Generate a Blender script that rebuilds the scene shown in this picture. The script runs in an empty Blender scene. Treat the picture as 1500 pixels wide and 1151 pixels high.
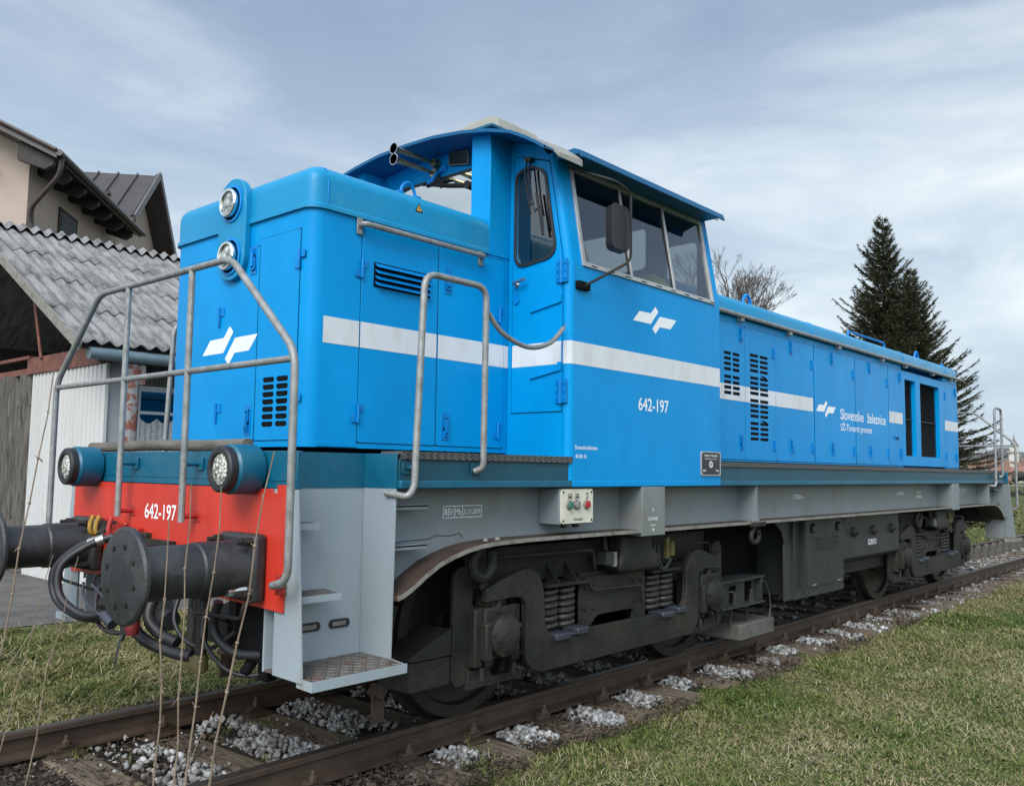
import bpy, bmesh, math, random
import numpy as np
from mathutils import Vector, Matrix
from mathutils.geometry import tessellate_polygon
random.seed(7); rng = np.random.default_rng(7)
PI = math.pi
S = bpy.context.scene
COL = S.collection

# ---------------------------------------------------------------- camera, exposure, sky, sun
cam = bpy.data.cameras.new("camera"); camo = bpy.data.objects.new("camera", cam); COL.objects.link(camo)
CX, CY, CZ = -2.4548, -4.7590, 1.5106
yaw, pit, roll = -0.844735, 0.086655, 0.013443
d = Vector((math.sin(-yaw) * math.cos(pit), math.cos(yaw) * math.cos(pit), math.sin(pit)))
r0 = Vector((d.y, -d.x, 0)).normalized(); u0 = r0.cross(d)
r = r0 * math.cos(roll) + u0 * math.sin(roll); u = -r0 * math.sin(roll) + u0 * math.cos(roll)
M = Matrix((r, u, -d)).transposed().to_4x4(); M.translation = (CX, CY, CZ)
camo.matrix_world = M
cam.sensor_width = 36; cam.lens = 1298.19 / 1500 * 36
cam.clip_start = 0.05; cam.clip_end = 5000
S.camera = camo
S.view_settings.view_transform = 'Standard'; S.view_settings.look = 'None'
S.view_settings.exposure = 0.0; S.view_settings.gamma = 1.0
SUN_EL, SUN_AZ = math.radians(40), math.radians(243)      # azimuth clockwise from +Y
world = bpy.data.worlds.new("World"); S.world = world; world.use_nodes = True
nt = world.node_tree; N = nt.nodes; L = nt.links
for n in list(N): N.remove(n)
out = N.new('ShaderNodeOutputWorld')
sky = N.new('ShaderNodeTexSky'); sky.sky_type = 'NISHITA'; sky.sun_disc = False
sky.sun_elevation = SUN_EL; sky.sun_rotation = SUN_AZ; sky.air_density = 1.0; sky.dust_density = 2.0
bgs = N.new('ShaderNodeBackground'); bgs.inputs['Strength'].default_value = 0.10
L.new(sky.outputs[0], bgs.inputs['Color'])
tc = N.new('ShaderNodeTexCoord')
sep = N.new('ShaderNodeSeparateXYZ'); L.new(tc.outputs['Generated'], sep.inputs[0])
def mth(op, a, b=None, c=None):
    n = N.new('ShaderNodeMath'); n.operation = op
    for i, v in enumerate((a, b, c)):
        if v is None: continue
        if isinstance(v, (int, float)): n.inputs[i].default_value = v
        else: L.new(v, n.inputs[i])
    return n.outputs[0]
zz = mth('ADD', mth('MAXIMUM', sep.outputs['Z'], 0.0), 0.22)
cmb = N.new('ShaderNodeCombineXYZ')
L.new(mth('DIVIDE', sep.outputs['X'], zz), cmb.inputs[0]); L.new(mth('DIVIDE', sep.outputs['Y'], zz), cmb.inputs[1])
def noise(scale, detail, rough, dist=0.0, off=(0, 0, 0), sc=(1, 1, 1)):
    mp = N.new('ShaderNodeMapping'); mp.inputs['Location'].default_value = off; mp.inputs['Scale'].default_value = sc
    L.new(cmb.outputs[0], mp.inputs[0])
    n = N.new('ShaderNodeTexNoise'); n.inputs['Scale'].default_value = scale; n.inputs['Detail'].default_value = detail
    n.inputs['Roughness'].default_value = rough; n.inputs['Distortion'].default_value = dist
    L.new(mp.outputs[0], n.inputs['Vector']); return n.outputs['Fac']
def ramp(fac, stops):
    n = N.new('ShaderNodeValToRGB'); e = n.color_ramp.elements
    while len(e) < len(stops): e.new(0.5)
    for i, (p, c) in enumerate(stops): e[i].position = p; e[i].color = (*c, 1)
    L.new(fac, n.inputs[0]); return n.outputs[0]
def dnoise(scale, detail, rough, dist, off, sc):
    mp = N.new('ShaderNodeMapping'); mp.inputs['Location'].default_value = off; mp.inputs['Scale'].default_value = sc
    L.new(tc.outputs['Generated'], mp.inputs[0])
    n = N.new('ShaderNodeTexNoise'); n.inputs['Scale'].default_value = scale; n.inputs['Detail'].default_value = detail
    n.inputs['Roughness'].default_value = rough; n.inputs['Distortion'].default_value = dist
    L.new(mp.outputs[0], n.inputs['Vector']); return n.outputs['Fac']
n1 = dnoise(1.7, 6, 0.50, 0.5, (0.9, 2.4, 0.35), (1, 1, 3.4))
n2 = dnoise(5.5, 9, 0.62, 1.0, (4.1, 2.4, 1.0), (1, 1, 3.0))
nn = mth('ADD', mth('MULTIPLY', n1, 0.82), mth('MULTIPLY', n2, 0.18))
cloud = ramp(nn, [(0.37, (0.325, 0.435, 0.60)), (0.46, (0.385, 0.495, 0.66)), (0.53, (0.49, 0.60, 0.745)), (0.63, (0.66, 0.75, 0.85))])
hz = ramp(sep.outputs['Z'], [(0.0, (1.78, 1.64, 1.40)), (0.20, (1.66, 1.55, 1.34)), (0.33, (1.42, 1.35, 1.24)), (0.46, (1.06, 1.05, 1.03))])
mx = N.new('ShaderNodeMixRGB'); mx.blend_type = 'MULTIPLY'; mx.inputs[0].default_value = 1
L.new(cloud, mx.inputs[1]); L.new(hz, mx.inputs[2])
# the cloud cover glows round the hidden sun, behind the camera, and overhead
dt = N.new('ShaderNodeVectorMath'); dt.operation = 'DOT_PRODUCT'; L.new(tc.outputs['Generated'], dt.inputs[0])
dt.inputs[1].default_value = (math.sin(SUN_AZ) * math.cos(SUN_EL), math.cos(SUN_AZ) * math.cos(SUN_EL), math.sin(SUN_EL))
gl = mth('POWER', mth('MAXIMUM', dt.outputs['Value'], 0.0), 2.0)
glow = mth('MULTIPLY_ADD', gl, 2.4, 1.0)
sc_ = N.new('ShaderNodeVectorMath'); sc_.operation = 'SCALE'; L.new(mx.outputs[0], sc_.inputs[0]); L.new(glow, sc_.inputs['Scale'])
bgc = N.new('ShaderNodeBackground'); bgc.inputs['Strength'].default_value = 1.0
L.new(sc_.outputs[0], bgc.inputs['Color'])
ms = N.new('ShaderNodeMixShader'); ms.inputs[0].default_value = 0.88
L.new(bgs.outputs[0], ms.inputs[1]); L.new(bgc.outputs[0], ms.inputs[2]); L.new(ms.outputs[0], out.inputs['Surface'])
sun = bpy.data.lights.new("sun", 'SUN'); sun.energy = 2.9; sun.angle = math.radians(32); sun.color = (1.0, 0.95, 0.88)
suno = bpy.data.objects.new("sun", sun); COL.objects.link(suno)
sd = Vector((math.sin(SUN_AZ) * math.cos(SUN_EL), math.cos(SUN_AZ) * math.cos(SUN_EL), math.sin(SUN_EL)))
suno.rotation_euler = sd.to_track_quat('Z', 'Y').to_euler()

# ---------------------------------------------------------------- materials
def srgb(r, g, b):
    f = lambda c: (c / 255 / 12.92) if c / 255 <= 0.04045 else ((c / 255 + 0.055) / 1.055) ** 2.4
    return (f(r), f(g), f(b))
def mat(name, col, rough=0.5, metal=0.0, var=0.12, scale=4.0, bump=0.0, bscale=60.0, stain=None, sscale=2.5, samt=0.5,
        sth=(0.5, 0.65), island=0.0, coat=0.0, stretch=(1, 1, 1), rvar=0.1, spec=0.5, emit=0):
    m = bpy.data.materials.new(name); m.use_nodes = True
    t = m.node_tree; n = t.nodes; l = t.links; b = n['Principled BSDF']
    tc = n.new('ShaderNodeTexCoord'); mp = n.new('ShaderNodeMapping'); mp.inputs['Scale'].default_value = stretch
    l.new(tc.outputs['Object'], mp.inputs[0])
    def nz(s, d=6, ro=0.6):
        q = n.new('ShaderNodeTexNoise'); q.inputs['Scale'].default_value = s; q.inputs['Detail'].default_value = d
        q.inputs['Roughness'].default_value = ro; l.new(mp.outputs[0], q.inputs['Vector']); return q.outputs['Fac']
    base = nz(scale)
    cr = n.new('ShaderNodeValToRGB'); e = cr.color_ramp.elements
    e[0].position = 0.3; e[1].position = 0.7
    e[0].color = (*[max(0, c * (1 - var)) for c in col], 1); e[1].color = (*[min(1, c * (1 + var)) for c in col], 1)
    l.new(base, cr.inputs[0]); cur = cr.outputs[0]
    if stain:
        s = nz(sscale, 9, 0.68); sr = n.new('ShaderNodeMapRange')
        sr.inputs[1].default_value = sth[0]; sr.inputs[2].default_value = sth[1]; sr.inputs[4].default_value = samt
        l.new(s, sr.inputs[0])
        x = n.new('ShaderNodeMixRGB'); l.new(sr.outputs[0], x.inputs[0]); l.new(cur, x.inputs[1]); x.inputs[2].default_value = (*stain, 1)
        cur = x.outputs[0]
    if island:
        g = n.new('ShaderNodeNewGeometry'); h = n.new('ShaderNodeHueSaturation')
        mr = n.new('ShaderNodeMapRange'); mr.inputs[3].default_value = 1 - island; mr.inputs[4].default_value = 1 + island
        l.new(g.outputs['Random Per Island'], mr.inputs[0]); l.new(mr.outputs[0], h.inputs['Value']); l.new(cur, h.inputs['Color']); cur = h.outputs[0]
    l.new(cur, b.inputs['Base Color'])
    b.inputs['Metallic'].default_value = metal; b.inputs['Specular IOR Level'].default_value = spec
    rr = n.new('ShaderNodeMapRange'); rr.inputs[3].default_value = max(0.02, rough - rvar); rr.inputs[4].default_value = min(1, rough + rvar)
    l.new(nz(scale * 2.3), rr.inputs[0]); l.new(rr.outputs[0], b.inputs['Roughness'])
    b.inputs['Coat Weight'].default_value = coat; b.inputs['Coat Roughness'].default_value = 0.15
    if bump:
        bp = n.new('ShaderNodeBump'); bp.inputs['Strength'].default_value = bump; bp.inputs['Distance'].default_value = 0.02
        l.new(nz(bscale, 5), bp.inputs['Height']); l.new(bp.outputs[0], b.inputs['Normal'])
    return m
BLUE = mat('blue_paint', (0.0, 0.258, 0.60), 0.38, var=0.09, scale=1.2, bump=0.16, bscale=2.4, stain=(0.0, 0.20, 0.49), sscale=1.6, samt=0.65, sth=(.45, .7), rvar=0.1, spec=0.13, stretch=(1, 1, .45))
BLUEC = mat('faded_blue_cover_paint', (0.004, 0.225, 0.44), 0.36, var=0.09, scale=1.6, bump=0.14, bscale=2.6, stain=(0.03, 0.25, 0.42), sscale=1.4, samt=0.6, rvar=0.1, spec=0.28)
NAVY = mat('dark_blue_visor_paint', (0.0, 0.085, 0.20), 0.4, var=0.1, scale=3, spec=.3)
BLUED = mat('blue_fitting_paint', (0.0, 0.19, 0.52), 0.38, var=0.15, scale=9, spec=.25)
TEAL = mat('teal_paint', (0.0, 0.095, 0.165), 0.42, var=0.16, scale=5, stain=(0.03, 0.09, 0.13), sscale=5, samt=0.5, bump=0.08, bscale=12)
TEALD = mat('green_blue_paint', (0.002, 0.060, 0.095), 0.45, var=0.16, scale=6)
RED = mat('red_paint', (0.53, 0.034, 0.018), 0.45, var=0.12, scale=3, stain=(0.28, 0.03, 0.02), sscale=4, samt=0.45, stretch=(1, 1, .35), bump=0.05, bscale=9)
REDD = mat('dark_red_paint', (0.34, 0.018, 0.014), 0.5, var=0.2, scale=12)
WHITE = mat('white_marking', (0.62, 0.64, 0.66), 0.5, var=0.06, scale=6, stain=(0.45, 0.45, 0.42), sscale=7, samt=0.4, stretch=(1, 1, .3))
LETTER = mat('white_lettering', (0.78, 0.80, 0.82), 0.5, var=0.04)
GREY = mat('grey_frame_paint', (0.185, 0.215, 0.235), 0.45, var=0.12, scale=2.2, stain=(0.15, 0.155, 0.13), sscale=2.2, samt=0.8, sth=(0.42, 0.62), bump=0.06, bscale=8, stretch=(1, 1, .6))
GREYL = mat('pale_grey_step_paint', (0.275, 0.32, 0.35), 0.45, var=0.08, scale=2.5, stain=(0.25, 0.235, 0.20), sscale=5, samt=0.6, sth=(0.52, 0.7), bump=0.05, bscale=9, stretch=(1, 1, .35))
TREAD = mat('worn_step_metal', (0.17, 0.155, 0.14), 0.5, metal=0.5, var=0.3, scale=22, stain=(0.14, 0.07, 0.04), sscale=9, samt=0.7)
EDGE = mat('worn_pale_edge', (0.20, 0.19, 0.165), 0.6, var=0.25, scale=20, stain=(0.085, 0.06, 0.04), sscale=11, samt=0.8)
RUSTF = mat('rust_brown_flange', (0.048, 0.031, 0.024), 0.6, var=0.35, scale=5, stain=(0.095, 0.050, 0.030), sscale=4, samt=0.6, bump=0.1, bscale=40)
GRIME = mat('grimy_dark_steel', (0.015, 0.0150, 0.0142), 0.60, var=0.4, scale=5, stain=(0.040, 0.033, 0.024), sscale=3, samt=0.8, sth=(0.45, 0.68), bump=0.35, bscale=45, spec=0.3)
GRIMEG = mat('grimy_green_grey_panel', (0.026, 0.031, 0.030), 0.5, var=0.25, scale=3, stain=(0.042, 0.041, 0.034), sscale=2.6, samt=0.7, bump=0.05, bscale=20, spec=0.35, stretch=(1, 1, .5))
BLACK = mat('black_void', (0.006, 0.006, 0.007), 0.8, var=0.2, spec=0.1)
BUFF = mat('greased_black_steel', (0.030, 0.031, 0.033), 0.45, metal=0.2, var=0.4, scale=7, stain=(0.085, 0.083, 0.076), sscale=5, samt=0.6, sth=(0.5, 0.68), bump=0.15, bscale=50)
RUBBER = mat('black_rubber', (0.016, 0.016, 0.018), 0.5, var=0.2, scale=20)
GALV = mat('galvanised_pipe', (0.25, 0.255, 0.25), 0.5, metal=0.3, var=0.22, scale=14, stain=(0.13, 0.12, 0.10), sscale=18, samt=0.6, bump=0.06, bscale=80)
ALU = mat('aluminium_frame', (0.42, 0.43, 0.43), 0.45, metal=0.4, var=0.12, scale=20)
STEEL = mat('bright_steel', (0.45, 0.45, 0.43), 0.3, metal=0.9, var=0.15, scale=12)
CHROME = mat('chrome', (0.75, 0.75, 0.74), 0.12, metal=1.0, var=0.05)
BRASS = mat('weathered_brass', (0.38, 0.31, 0.20), 0.3, metal=0.9, var=0.3, scale=25)
ROOFB = mat('beige_roof_paint', (0.27, 0.26, 0.23), 0.6, var=0.1, scale=4, stain=(0.22, 0.21, 0.18), sscale=5, samt=0.6)
WHEELM = mat('wheel_steel', (0.020, 0.018, 0.016), 0.5, metal=0.3, var=0.3, scale=6)
TYREM = mat('polished_wheel_rim', (0.08, 0.075, 0.07), 0.35, metal=0.8, var=0.2, scale=10)
YELL = mat('faded_yellow_paint', (0.34, 0.20, 0.02), 0.6, var=0.3, scale=20)
CREAM = mat('cream_panel', (0.60, 0.58, 0.48), 0.5, var=0.06, scale=10, stain=(0.4, 0.36, 0.25), sscale=8, samt=0.5)
DWIRE = mat('dark_mesh', (0.02, 0.022, 0.024), 0.6, var=0.3, scale=40)
GREEN = mat('green_button', (0.03, 0.15, 0.10), 0.35)
GREYB = mat('grey_button', (0.2, 0.22, 0.21), 0.35)
REDB = mat('red_button', (0.35, 0.01, 0.02), 0.35)
VEST = mat('lime_cloth', (0.55, 0.68, 0.12), 0.8, var=0.15, scale=12)
mat_spring = mat('spring_steel', (0.030, 0.027, 0.025), .5, metal=.2, var=.3, scale=20)
mat_clamp = mat('blue_grey_clamp', (0.040, 0.047, 0.062), .45, metal=.3, var=.3, scale=20)
YELLD = mat('dirty_ochre_paint', (0.10, 0.085, 0.025), .6, var=.4, scale=15)
def lensmat(name, col, sc=60, met=.3):
    m = bpy.data.materials.new(name); m.use_nodes = True; t = m.node_tree; n = t.nodes; l = t.links; b = n['Principled BSDF']
    tc = n.new('ShaderNodeTexCoord'); v = n.new('ShaderNodeTexVoronoi'); v.inputs['Scale'].default_value = sc; v.feature = 'F1'; l.new(tc.outputs['Object'], v.inputs['Vector'])
    cr = n.new('ShaderNodeValToRGB'); e = cr.color_ramp.elements; e[0].position = .1; e[0].color = (*[min(1, c * 1.25) for c in col], 1); e[1].position = .75; e[1].color = (*[c * .25 for c in col], 1)
    l.new(v.outputs['Distance'], cr.inputs[0]); l.new(cr.outputs[0], b.inputs['Base Color']); b.inputs['Roughness'].default_value = .18; b.inputs['Metallic'].default_value = met
    bp = n.new('ShaderNodeBump'); bp.inputs['Strength'].default_value = 1; bp.inputs['Distance'].default_value = .006; bp.invert = True; l.new(v.outputs['Distance'], bp.inputs['Height']); l.new(bp.outputs[0], b.inputs['Normal']); return m
LENS = lensmat('lamp_lens', (0.80, 0.79, 0.70), 62)
LENSB = lensmat('clear_headlamp_lens', (0.62, 0.64, 0.58), 22, .6)
def glass(name, tint, refl, base=0.06, gain=1.0):
    m = bpy.data.materials.new(name); m.use_nodes = True; t = m.node_tree; n = t.nodes; l = t.links; n.clear()
    o = n.new('ShaderNodeOutputMaterial'); tr = n.new('ShaderNodeBsdfTransparent'); gl = n.new('ShaderNodeBsdfGlossy')
    tr.inputs[0].default_value = (*tint, 1); gl.inputs[0].default_value = (*refl, 1); gl.inputs['Roughness'].default_value = 0.02
    fr = n.new('ShaderNodeFresnel'); fr.inputs[0].default_value = 1.5
    ma = n.new('ShaderNodeMath'); ma.operation = 'MULTIPLY_ADD'; ma.inputs[1].default_value = gain; ma.inputs[2].default_value = base; ma.use_clamp = True
    tcn = n.new('ShaderNodeTexCoord'); nz = n.new('ShaderNodeTexNoise'); nz.inputs['Scale'].default_value = 2.0
    bp = n.new('ShaderNodeBump'); bp.inputs['Strength'].default_value = 0.04; l.new(tcn.outputs['Object'], nz.inputs['Vector'])
    l.new(nz.outputs['Fac'], bp.inputs['Height']); l.new(bp.outputs[0], gl.inputs['Normal'])
    mi = n.new('ShaderNodeMixShader'); l.new(fr.outputs[0], ma.inputs[0]); l.new(ma.outputs[0], mi.inputs[0])
    l.new(tr.outputs[0], mi.inputs[1]); l.new(gl.outputs[0], mi.inputs[2]); l.new(mi.outputs[0], o.inputs[0]); return m
GLASS = glass('tinted_side_glass', (0.56, 0.58, 0.60), (0.9, 0.92, 0.95), 0.08, 1.3)
GLASSW = glass('windscreen_glass', (0.3, 0.3, 0.28), (0.95, 0.93, 0.86), 0.62, 1.0)
GLASSD = glass('door_glass', (0.55, 0.58, 0.56), (0.9, 0.92, 0.9), 0.10, 1.2)
GLASSH = glass('house_window_glass', (0.1, 0.12, 0.14), (0.8, 0.85, 0.95), 0.12, 1.2)

# ---------------------------------------------------------------- mesh helpers
def rrect(x0, x1, y0, y1, r, n=4):
    p = []
    for cx, cy, a in ((x1 - r, y1 - r, 0), (x0 + r, y1 - r, 90), (x0 + r, y0 + r, 180), (x1 - r, y0 + r, 270)):
        for i in range(n + 1):
            t = math.radians(a + 90 * i / n); p.append((cx + r * math.cos(t), cy + r * math.sin(t)))
    return p
def roundpoly(pts, r, n=5):
    out = []; m = len(pts)
    for i in range(m):
        a, b, c = Vector(pts[i - 1]), Vector(pts[i]), Vector(pts[(i + 1) % m])
        u1 = (a - b).normalized(); u2 = (c - b).normalized()
        rr = r[i] if isinstance(r, (list, tuple)) else r
        dd = min(rr, (a - b).length * .45, (c - b).length * .45)
        p0, p2 = b + u1 * dd, b + u2 * dd
        for k in range(n + 1):
            t = k / n; q = p0 * (1 - t) ** 2 + b * 2 * t * (1 - t) + p2 * t * t; out.append((q.x, q.y))
    return out
def spl(pts, n=8):
    P = [Vector(p) for p in pts]; o = []
    for i in range(len(P) - 1):
        a = P[max(i - 1, 0)]; b = P[i]; c = P[i + 1]; e = P[min(i + 2, len(P) - 1)]
        for k in range(n):
            t = k / n
            o.append(0.5 * ((2 * b) + (c - a) * t + (2 * a - 5 * b + 4 * c - e) * t * t + (3 * b - 3 * c + e - a) * t ** 3))
    o.append(P[-1]); return o
def bend(pts, r=0.08, n=6):
    P = [Vector(p) for p in pts]; o = [P[0]]
    for i in range(1, len(P) - 1):
        a, b, c = P[i - 1], P[i], P[i + 1]
        rr = min(r, (a - b).length * .48, (c - b).length * .48)
        p0 = b + (a - b).normalized() * rr; p2 = b + (c - b).normalized() * rr
        for k in range(n + 1):
            t = k / n; o.append(p0 * (1 - t) ** 2 + b * 2 * t * (1 - t) + p2 * t * t)
    o.append(P[-1]); return o
MAPS = {'x': lambda u, v, w: (w, u, v), 'y': lambda u, v, w: (u, w, v), 'z': lambda u, v, w: (u, v, w)}
class G:
    def __init__(s): s.v = []; s.f = []
    def add(s, vs, fs):
        b = len(s.v); s.v += [tuple(p) for p in vs]; s.f += [tuple(b + i for i in f) for f in fs]; return s
    def box(s, x0, x1, y0, y1, z0, z1):
        x0, x1 = min(x0, x1), max(x0, x1); y0, y1 = min(y0, y1), max(y0, y1); z0, z1 = min(z0, z1), max(z0, z1)
        return s.add([(x0, y0, z0), (x1, y0, z0), (x1, y1, z0), (x0, y1, z0), (x0, y0, z1), (x1, y0, z1), (x1, y1, z1), (x0, y1, z1)],
                     [(0, 3, 2, 1), (4, 5, 6, 7), (0, 1, 5, 4), (1, 2, 6, 5), (2, 3, 7, 6), (3, 0, 4, 7)])
    def obox(s, p0, p1, w, h, up=(0, 0, 1)):
        a, b = Vector(p0), Vector(p1); t = (b - a).normalized(); q = t.cross(Vector(up))
        if q.length < 1e-4: q = t.cross(Vector((1, 0, 0)))
        q.normalize(); k = q.cross(t)
        vs = [c + q * (i * w / 2) + k * (j * h / 2) for c in (a, b) for i, j in ((-1, -1), (1, -1), (1, 1), (-1, 1))]
        return s.add(vs, [(0, 1, 2, 3), (7, 6, 5, 4), (0, 4, 5, 1), (1, 5, 6, 2), (2, 6, 7, 3), (3, 7, 4, 0)])
    def plate(s, poly, axis, a, b, holes=(), fn=None):
        fn = fn or MAPS[axis]; loops = [list(poly)] + [list(h) for h in holes]
        tris = tessellate_polygon([[Vector((p[0], p[1], 0)) for p in lp] for lp in loops])
        flat = [p for lp in loops for p in lp]; n = len(flat)
        vs = [fn(p[0], p[1], a) for p in flat] + [fn(p[0], p[1], b) for p in flat]
        fs = []
        for t in tris:
            fs.append(tuple(t)); fs.append(tuple(i + n for i in reversed(t)))
        o = 0
        for lp in loops:
            m = len(lp)
            for i in range(m): j = (i + 1) % m; fs.append((o + i, o + j, n + o + j, n + o + i))
            o += m
        return s.add(vs, fs)
    def tube(s, pts, r, n=10, caps=True, r2=None):
        P = [Vector(p) for p in pts]; m = len(P); vs = []; t0 = (P[1] - P[0]).normalized()
        q = t0.cross(Vector((0, 0, 1)));
        if q.length < 1e-3: q = t0.cross(Vector((0, 1, 0)))
        q.normalize()
        for i in range(m):
            t = ((P[min(i + 1, m - 1)] - P[max(i - 1, 0)])).normalized()
            q = (q - t * q.dot(t)).normalized(); k = t.cross(q)
            rr = r if r2 is None else r + (r2 - r) * i / (m - 1)
            for j in range(n):
                a = 2 * PI * j / n; vs.append(P[i] + (q * math.cos(a) + k * math.sin(a)) * rr)
        fs = [(i * n + j, i * n + (j + 1) % n, (i + 1) * n + (j + 1) % n, (i + 1) * n + j) for i in range(m - 1) for j in range(n)]
        if caps: fs += [tuple(reversed(range(n))), tuple((m - 1) * n + j for j in range(n))]
        return s.add(vs, fs)
    def lathe(s, prof, c, axis='x', n=24):
        vs = []
        for (rr, h) in prof:
            for j in range(n):
                a = 2 * PI * j / n; u, v = rr * math.cos(a), rr * math.sin(a)
                vs.append({'x': (c[0] + h, c[1] + u, c[2] + v), 'y': (c[0] + u, c[1] + h, c[2] + v), 'z': (c[0] + u, c[1] + v, c[2] + h)}[axis])
        m = len(prof)
        fs = [(i * n + j, i * n + (j + 1) % n, (i + 1) * n + (j + 1) % n, (i + 1) * n + j) for i in range(m - 1) for j in range(n)]
        fs += [tuple(reversed(range(n))), tuple((m - 1) * n + j for j in range(n))]
        return s.add(vs, fs)
    def loft(s, loops, caps=True):
        n = len(loops[0]); m = len(loops); vs = [p for lp in loops for p in lp]
        fs = [(i * n + j, i * n + (j + 1) % n, (i + 1) * n + (j + 1) % n, (i + 1) * n + j) for i in range(m - 1) for j in range(n)]
        if caps: fs += [tuple(reversed(range(n))), tuple((m - 1) * n + j for j in range(n))]
        return s.add(vs, fs)
    def mirror(s):     # adds the copy on the other side of the track centre line
        n = len(s.v); s.v += [(x, -y, z) for x, y, z in s.v]; s.f += [tuple(n + i for i in reversed(f)) for f in s.f]; return s
    def flip(s): s.v = [(x, -y, z) for x, y, z in s.v]; s.f = [tuple(reversed(f)) for f in s.f]; return s
    def shift(s, dx=0, dy=0, dz=0): s.v = [(x + dx, y + dy, z + dz) for x, y, z in s.v]; return s
    def build(s, name, m, parent=None, bevel=0.0, smooth=35, fix=True, loc=None):
        me = bpy.data.meshes.new(name); o = bpy.data.objects.new(name, me); COL.objects.link(o)
        org = Vector((0, 0, 0))
        if parent is not None: o.parent = parent; org = Vector(parent.get('_org', (0, 0, 0)))
        elif loc is not None: org = Vector(loc); o.location = org
        o['_org'] = tuple(org)
        me.from_pydata([tuple(Vector(p) - org) for p in s.v], [], s.f); me.materials.append(m)
        if fix:
            bm = bmesh.new(); bm.from_mesh(me); bmesh.ops.recalc_face_normals(bm, faces=bm.faces); bm.to_mesh(me); bm.free()
        if smooth:
            me.shade_smooth(); me.set_sharp_from_angle(angle=math.radians(smooth))
        if bevel:
            b = o.modifiers.new('bevel', 'BEVEL'); b.width = bevel; b.segments = 2; b.limit_method = 'ANGLE'; b.angle_limit = math.radians(40)
        return o
def tag(o, label=None, cat=None, group=None, kind=None):
    for k, v in (('label', label), ('category', cat), ('group', group), ('kind', kind)):
        if v: o[k] = v
    return o
def empty(name, loc, label, cat, group=None):
    o = bpy.data.objects.new(name, None); COL.objects.link(o); o.location = loc; o['_org'] = tuple(loc); o.empty_display_size = .2
    return tag(o, label, cat, group)
def children(o): return [c for c in bpy.data.objects if c.parent == o]
def text(name, s, mt, parent, fn, height, width=None, depth=0.0015, space=1.0, bold=0.0, extra=None):
    """flat lettering; fn(u, v, w) maps the text plane into the scene; u runs along the line, v up"""
    cu = bpy.data.curves.new('tmp', 'FONT'); cu.body = s; cu.space_character = space; cu.offset = bold; cu.resolution_u = 3
    to = bpy.data.objects.new('tmp', cu); COL.objects.link(to)
    dg = bpy.context.evaluated_depsgraph_get(); me0 = bpy.data.meshes.new_from_object(to.evaluated_get(dg))
    vs = [v.co.copy() for v in me0.vertices]; fs = [tuple(p.vertices) for p in me0.polygons]
    bpy.data.objects.remove(to); bpy.data.curves.remove(cu); bpy.data.meshes.remove(me0)
    x0 = min(v.x for v in vs); x1 = max(v.x for v in vs)
    sy = height / 0.70; sx = sy if width is None else width / (x1 - x0)
    g = G(); g.add([fn((v.x - x0) * sx, v.y * sy, 0) for v in vs], fs)
    if extra: g.add(*extra)
    return g.build(name, mt, parent, smooth=0, fix=False)
def on_side(x, y, z): return lambda u, v, w: (x + u, y - w, z + v)          # lettering facing -y
def on_front(x, y, z): return lambda u, v, w: (x - w, y - u, z + v)         # lettering facing -x

# ================================================================ SETTING: ground
GZ = -0.20
gm = bpy.data.materials.new('grass_soil'); gm.use_nodes = True
def ground_material(m, a, b, c, s1=0.35, s2=3.0, bump=0.4):
    t = m.node_tree; n = t.nodes; l = t.links; bs = n['Principled BSDF']; bs.inputs['Roughness'].default_value = 0.95; bs.inputs['Specular IOR Level'].default_value = 0.2
    tc = n.new('ShaderNodeTexCoord')
    def nz(s, d=8):
        q = n.new('ShaderNodeTexNoise'); q.inputs['Scale'].default_value = s; q.inputs['Detail'].default_value = d; q.inputs['Roughness'].default_value = .65
        l.new(tc.outputs['Object'], q.inputs['Vector']); return q.outputs['Fac']
    cr = n.new('ShaderNodeValToRGB'); e = cr.color_ramp.elements; e[0].position = .36; e[0].color = (*a, 1); e[1].position = .64; e[1].color = (*b, 1)
    l.new(nz(s1), cr.inputs[0])
    c2 = n.new('ShaderNodeValToRGB'); e = c2.color_ramp.elements; e[0].position = .35; e[1].position = .7; l.new(nz(s2), c2.inputs[0])
    mx = n.new('ShaderNodeMixRGB'); l.new(c2.outputs[0], mx.inputs[0]); l.new(cr.outputs[0], mx.inputs[1]); mx.inputs[2].default_value = (*c, 1)
    l.new(mx.outputs[0], bs.inputs['Base Color'])
    bp = n.new('ShaderNodeBump'); bp.inputs['Strength'].default_value = bump; bp.inputs['Distance'].default_value = .05; l.new(nz(45, 4), bp.inputs['Height']); l.new(bp.outputs[0], bs.inputs['Normal'])
ground_material(gm, (0.065, 0.085, 0.022), (0.105, 0.10, 0.045), (0.06, 0.075, 0.025), 0.25, 2.0, 0.5)
g = G(); g.add([(-900, -900, GZ - .02), (2500, -900, GZ - .02), (2500, 2500, GZ - .02), (-900, 2500, GZ - .02)], [(0, 1, 2, 3)])
tag(g.build('ground', gm, smooth=0, fix=False), kind='structure')
bedm = bpy.data.materials.new('dirty_track_bed'); bedm.use_nodes = True
ground_material(bedm, (0.028, 0.024, 0.019), (0.060, 0.052, 0.042), (0.035, 0.030, 0.022), 1.2, 9.0, 0.8)
g = G(); nx = 160
vs = []; 
for i in range(nx + 1):
    x = -6 + i * 0.5
    w0 = -1.08 - 0.10 * math.sin(x * 1.7) - 0.05 * math.sin(x * 4.1); w1 = 1.25 + 0.12 * math.sin(x * 1.3 + 1)
    vs += [(x, w0, GZ - .016), (x, -.95, GZ + .015), (x, .95, GZ + .015), (x, w1, GZ - .016)]
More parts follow.
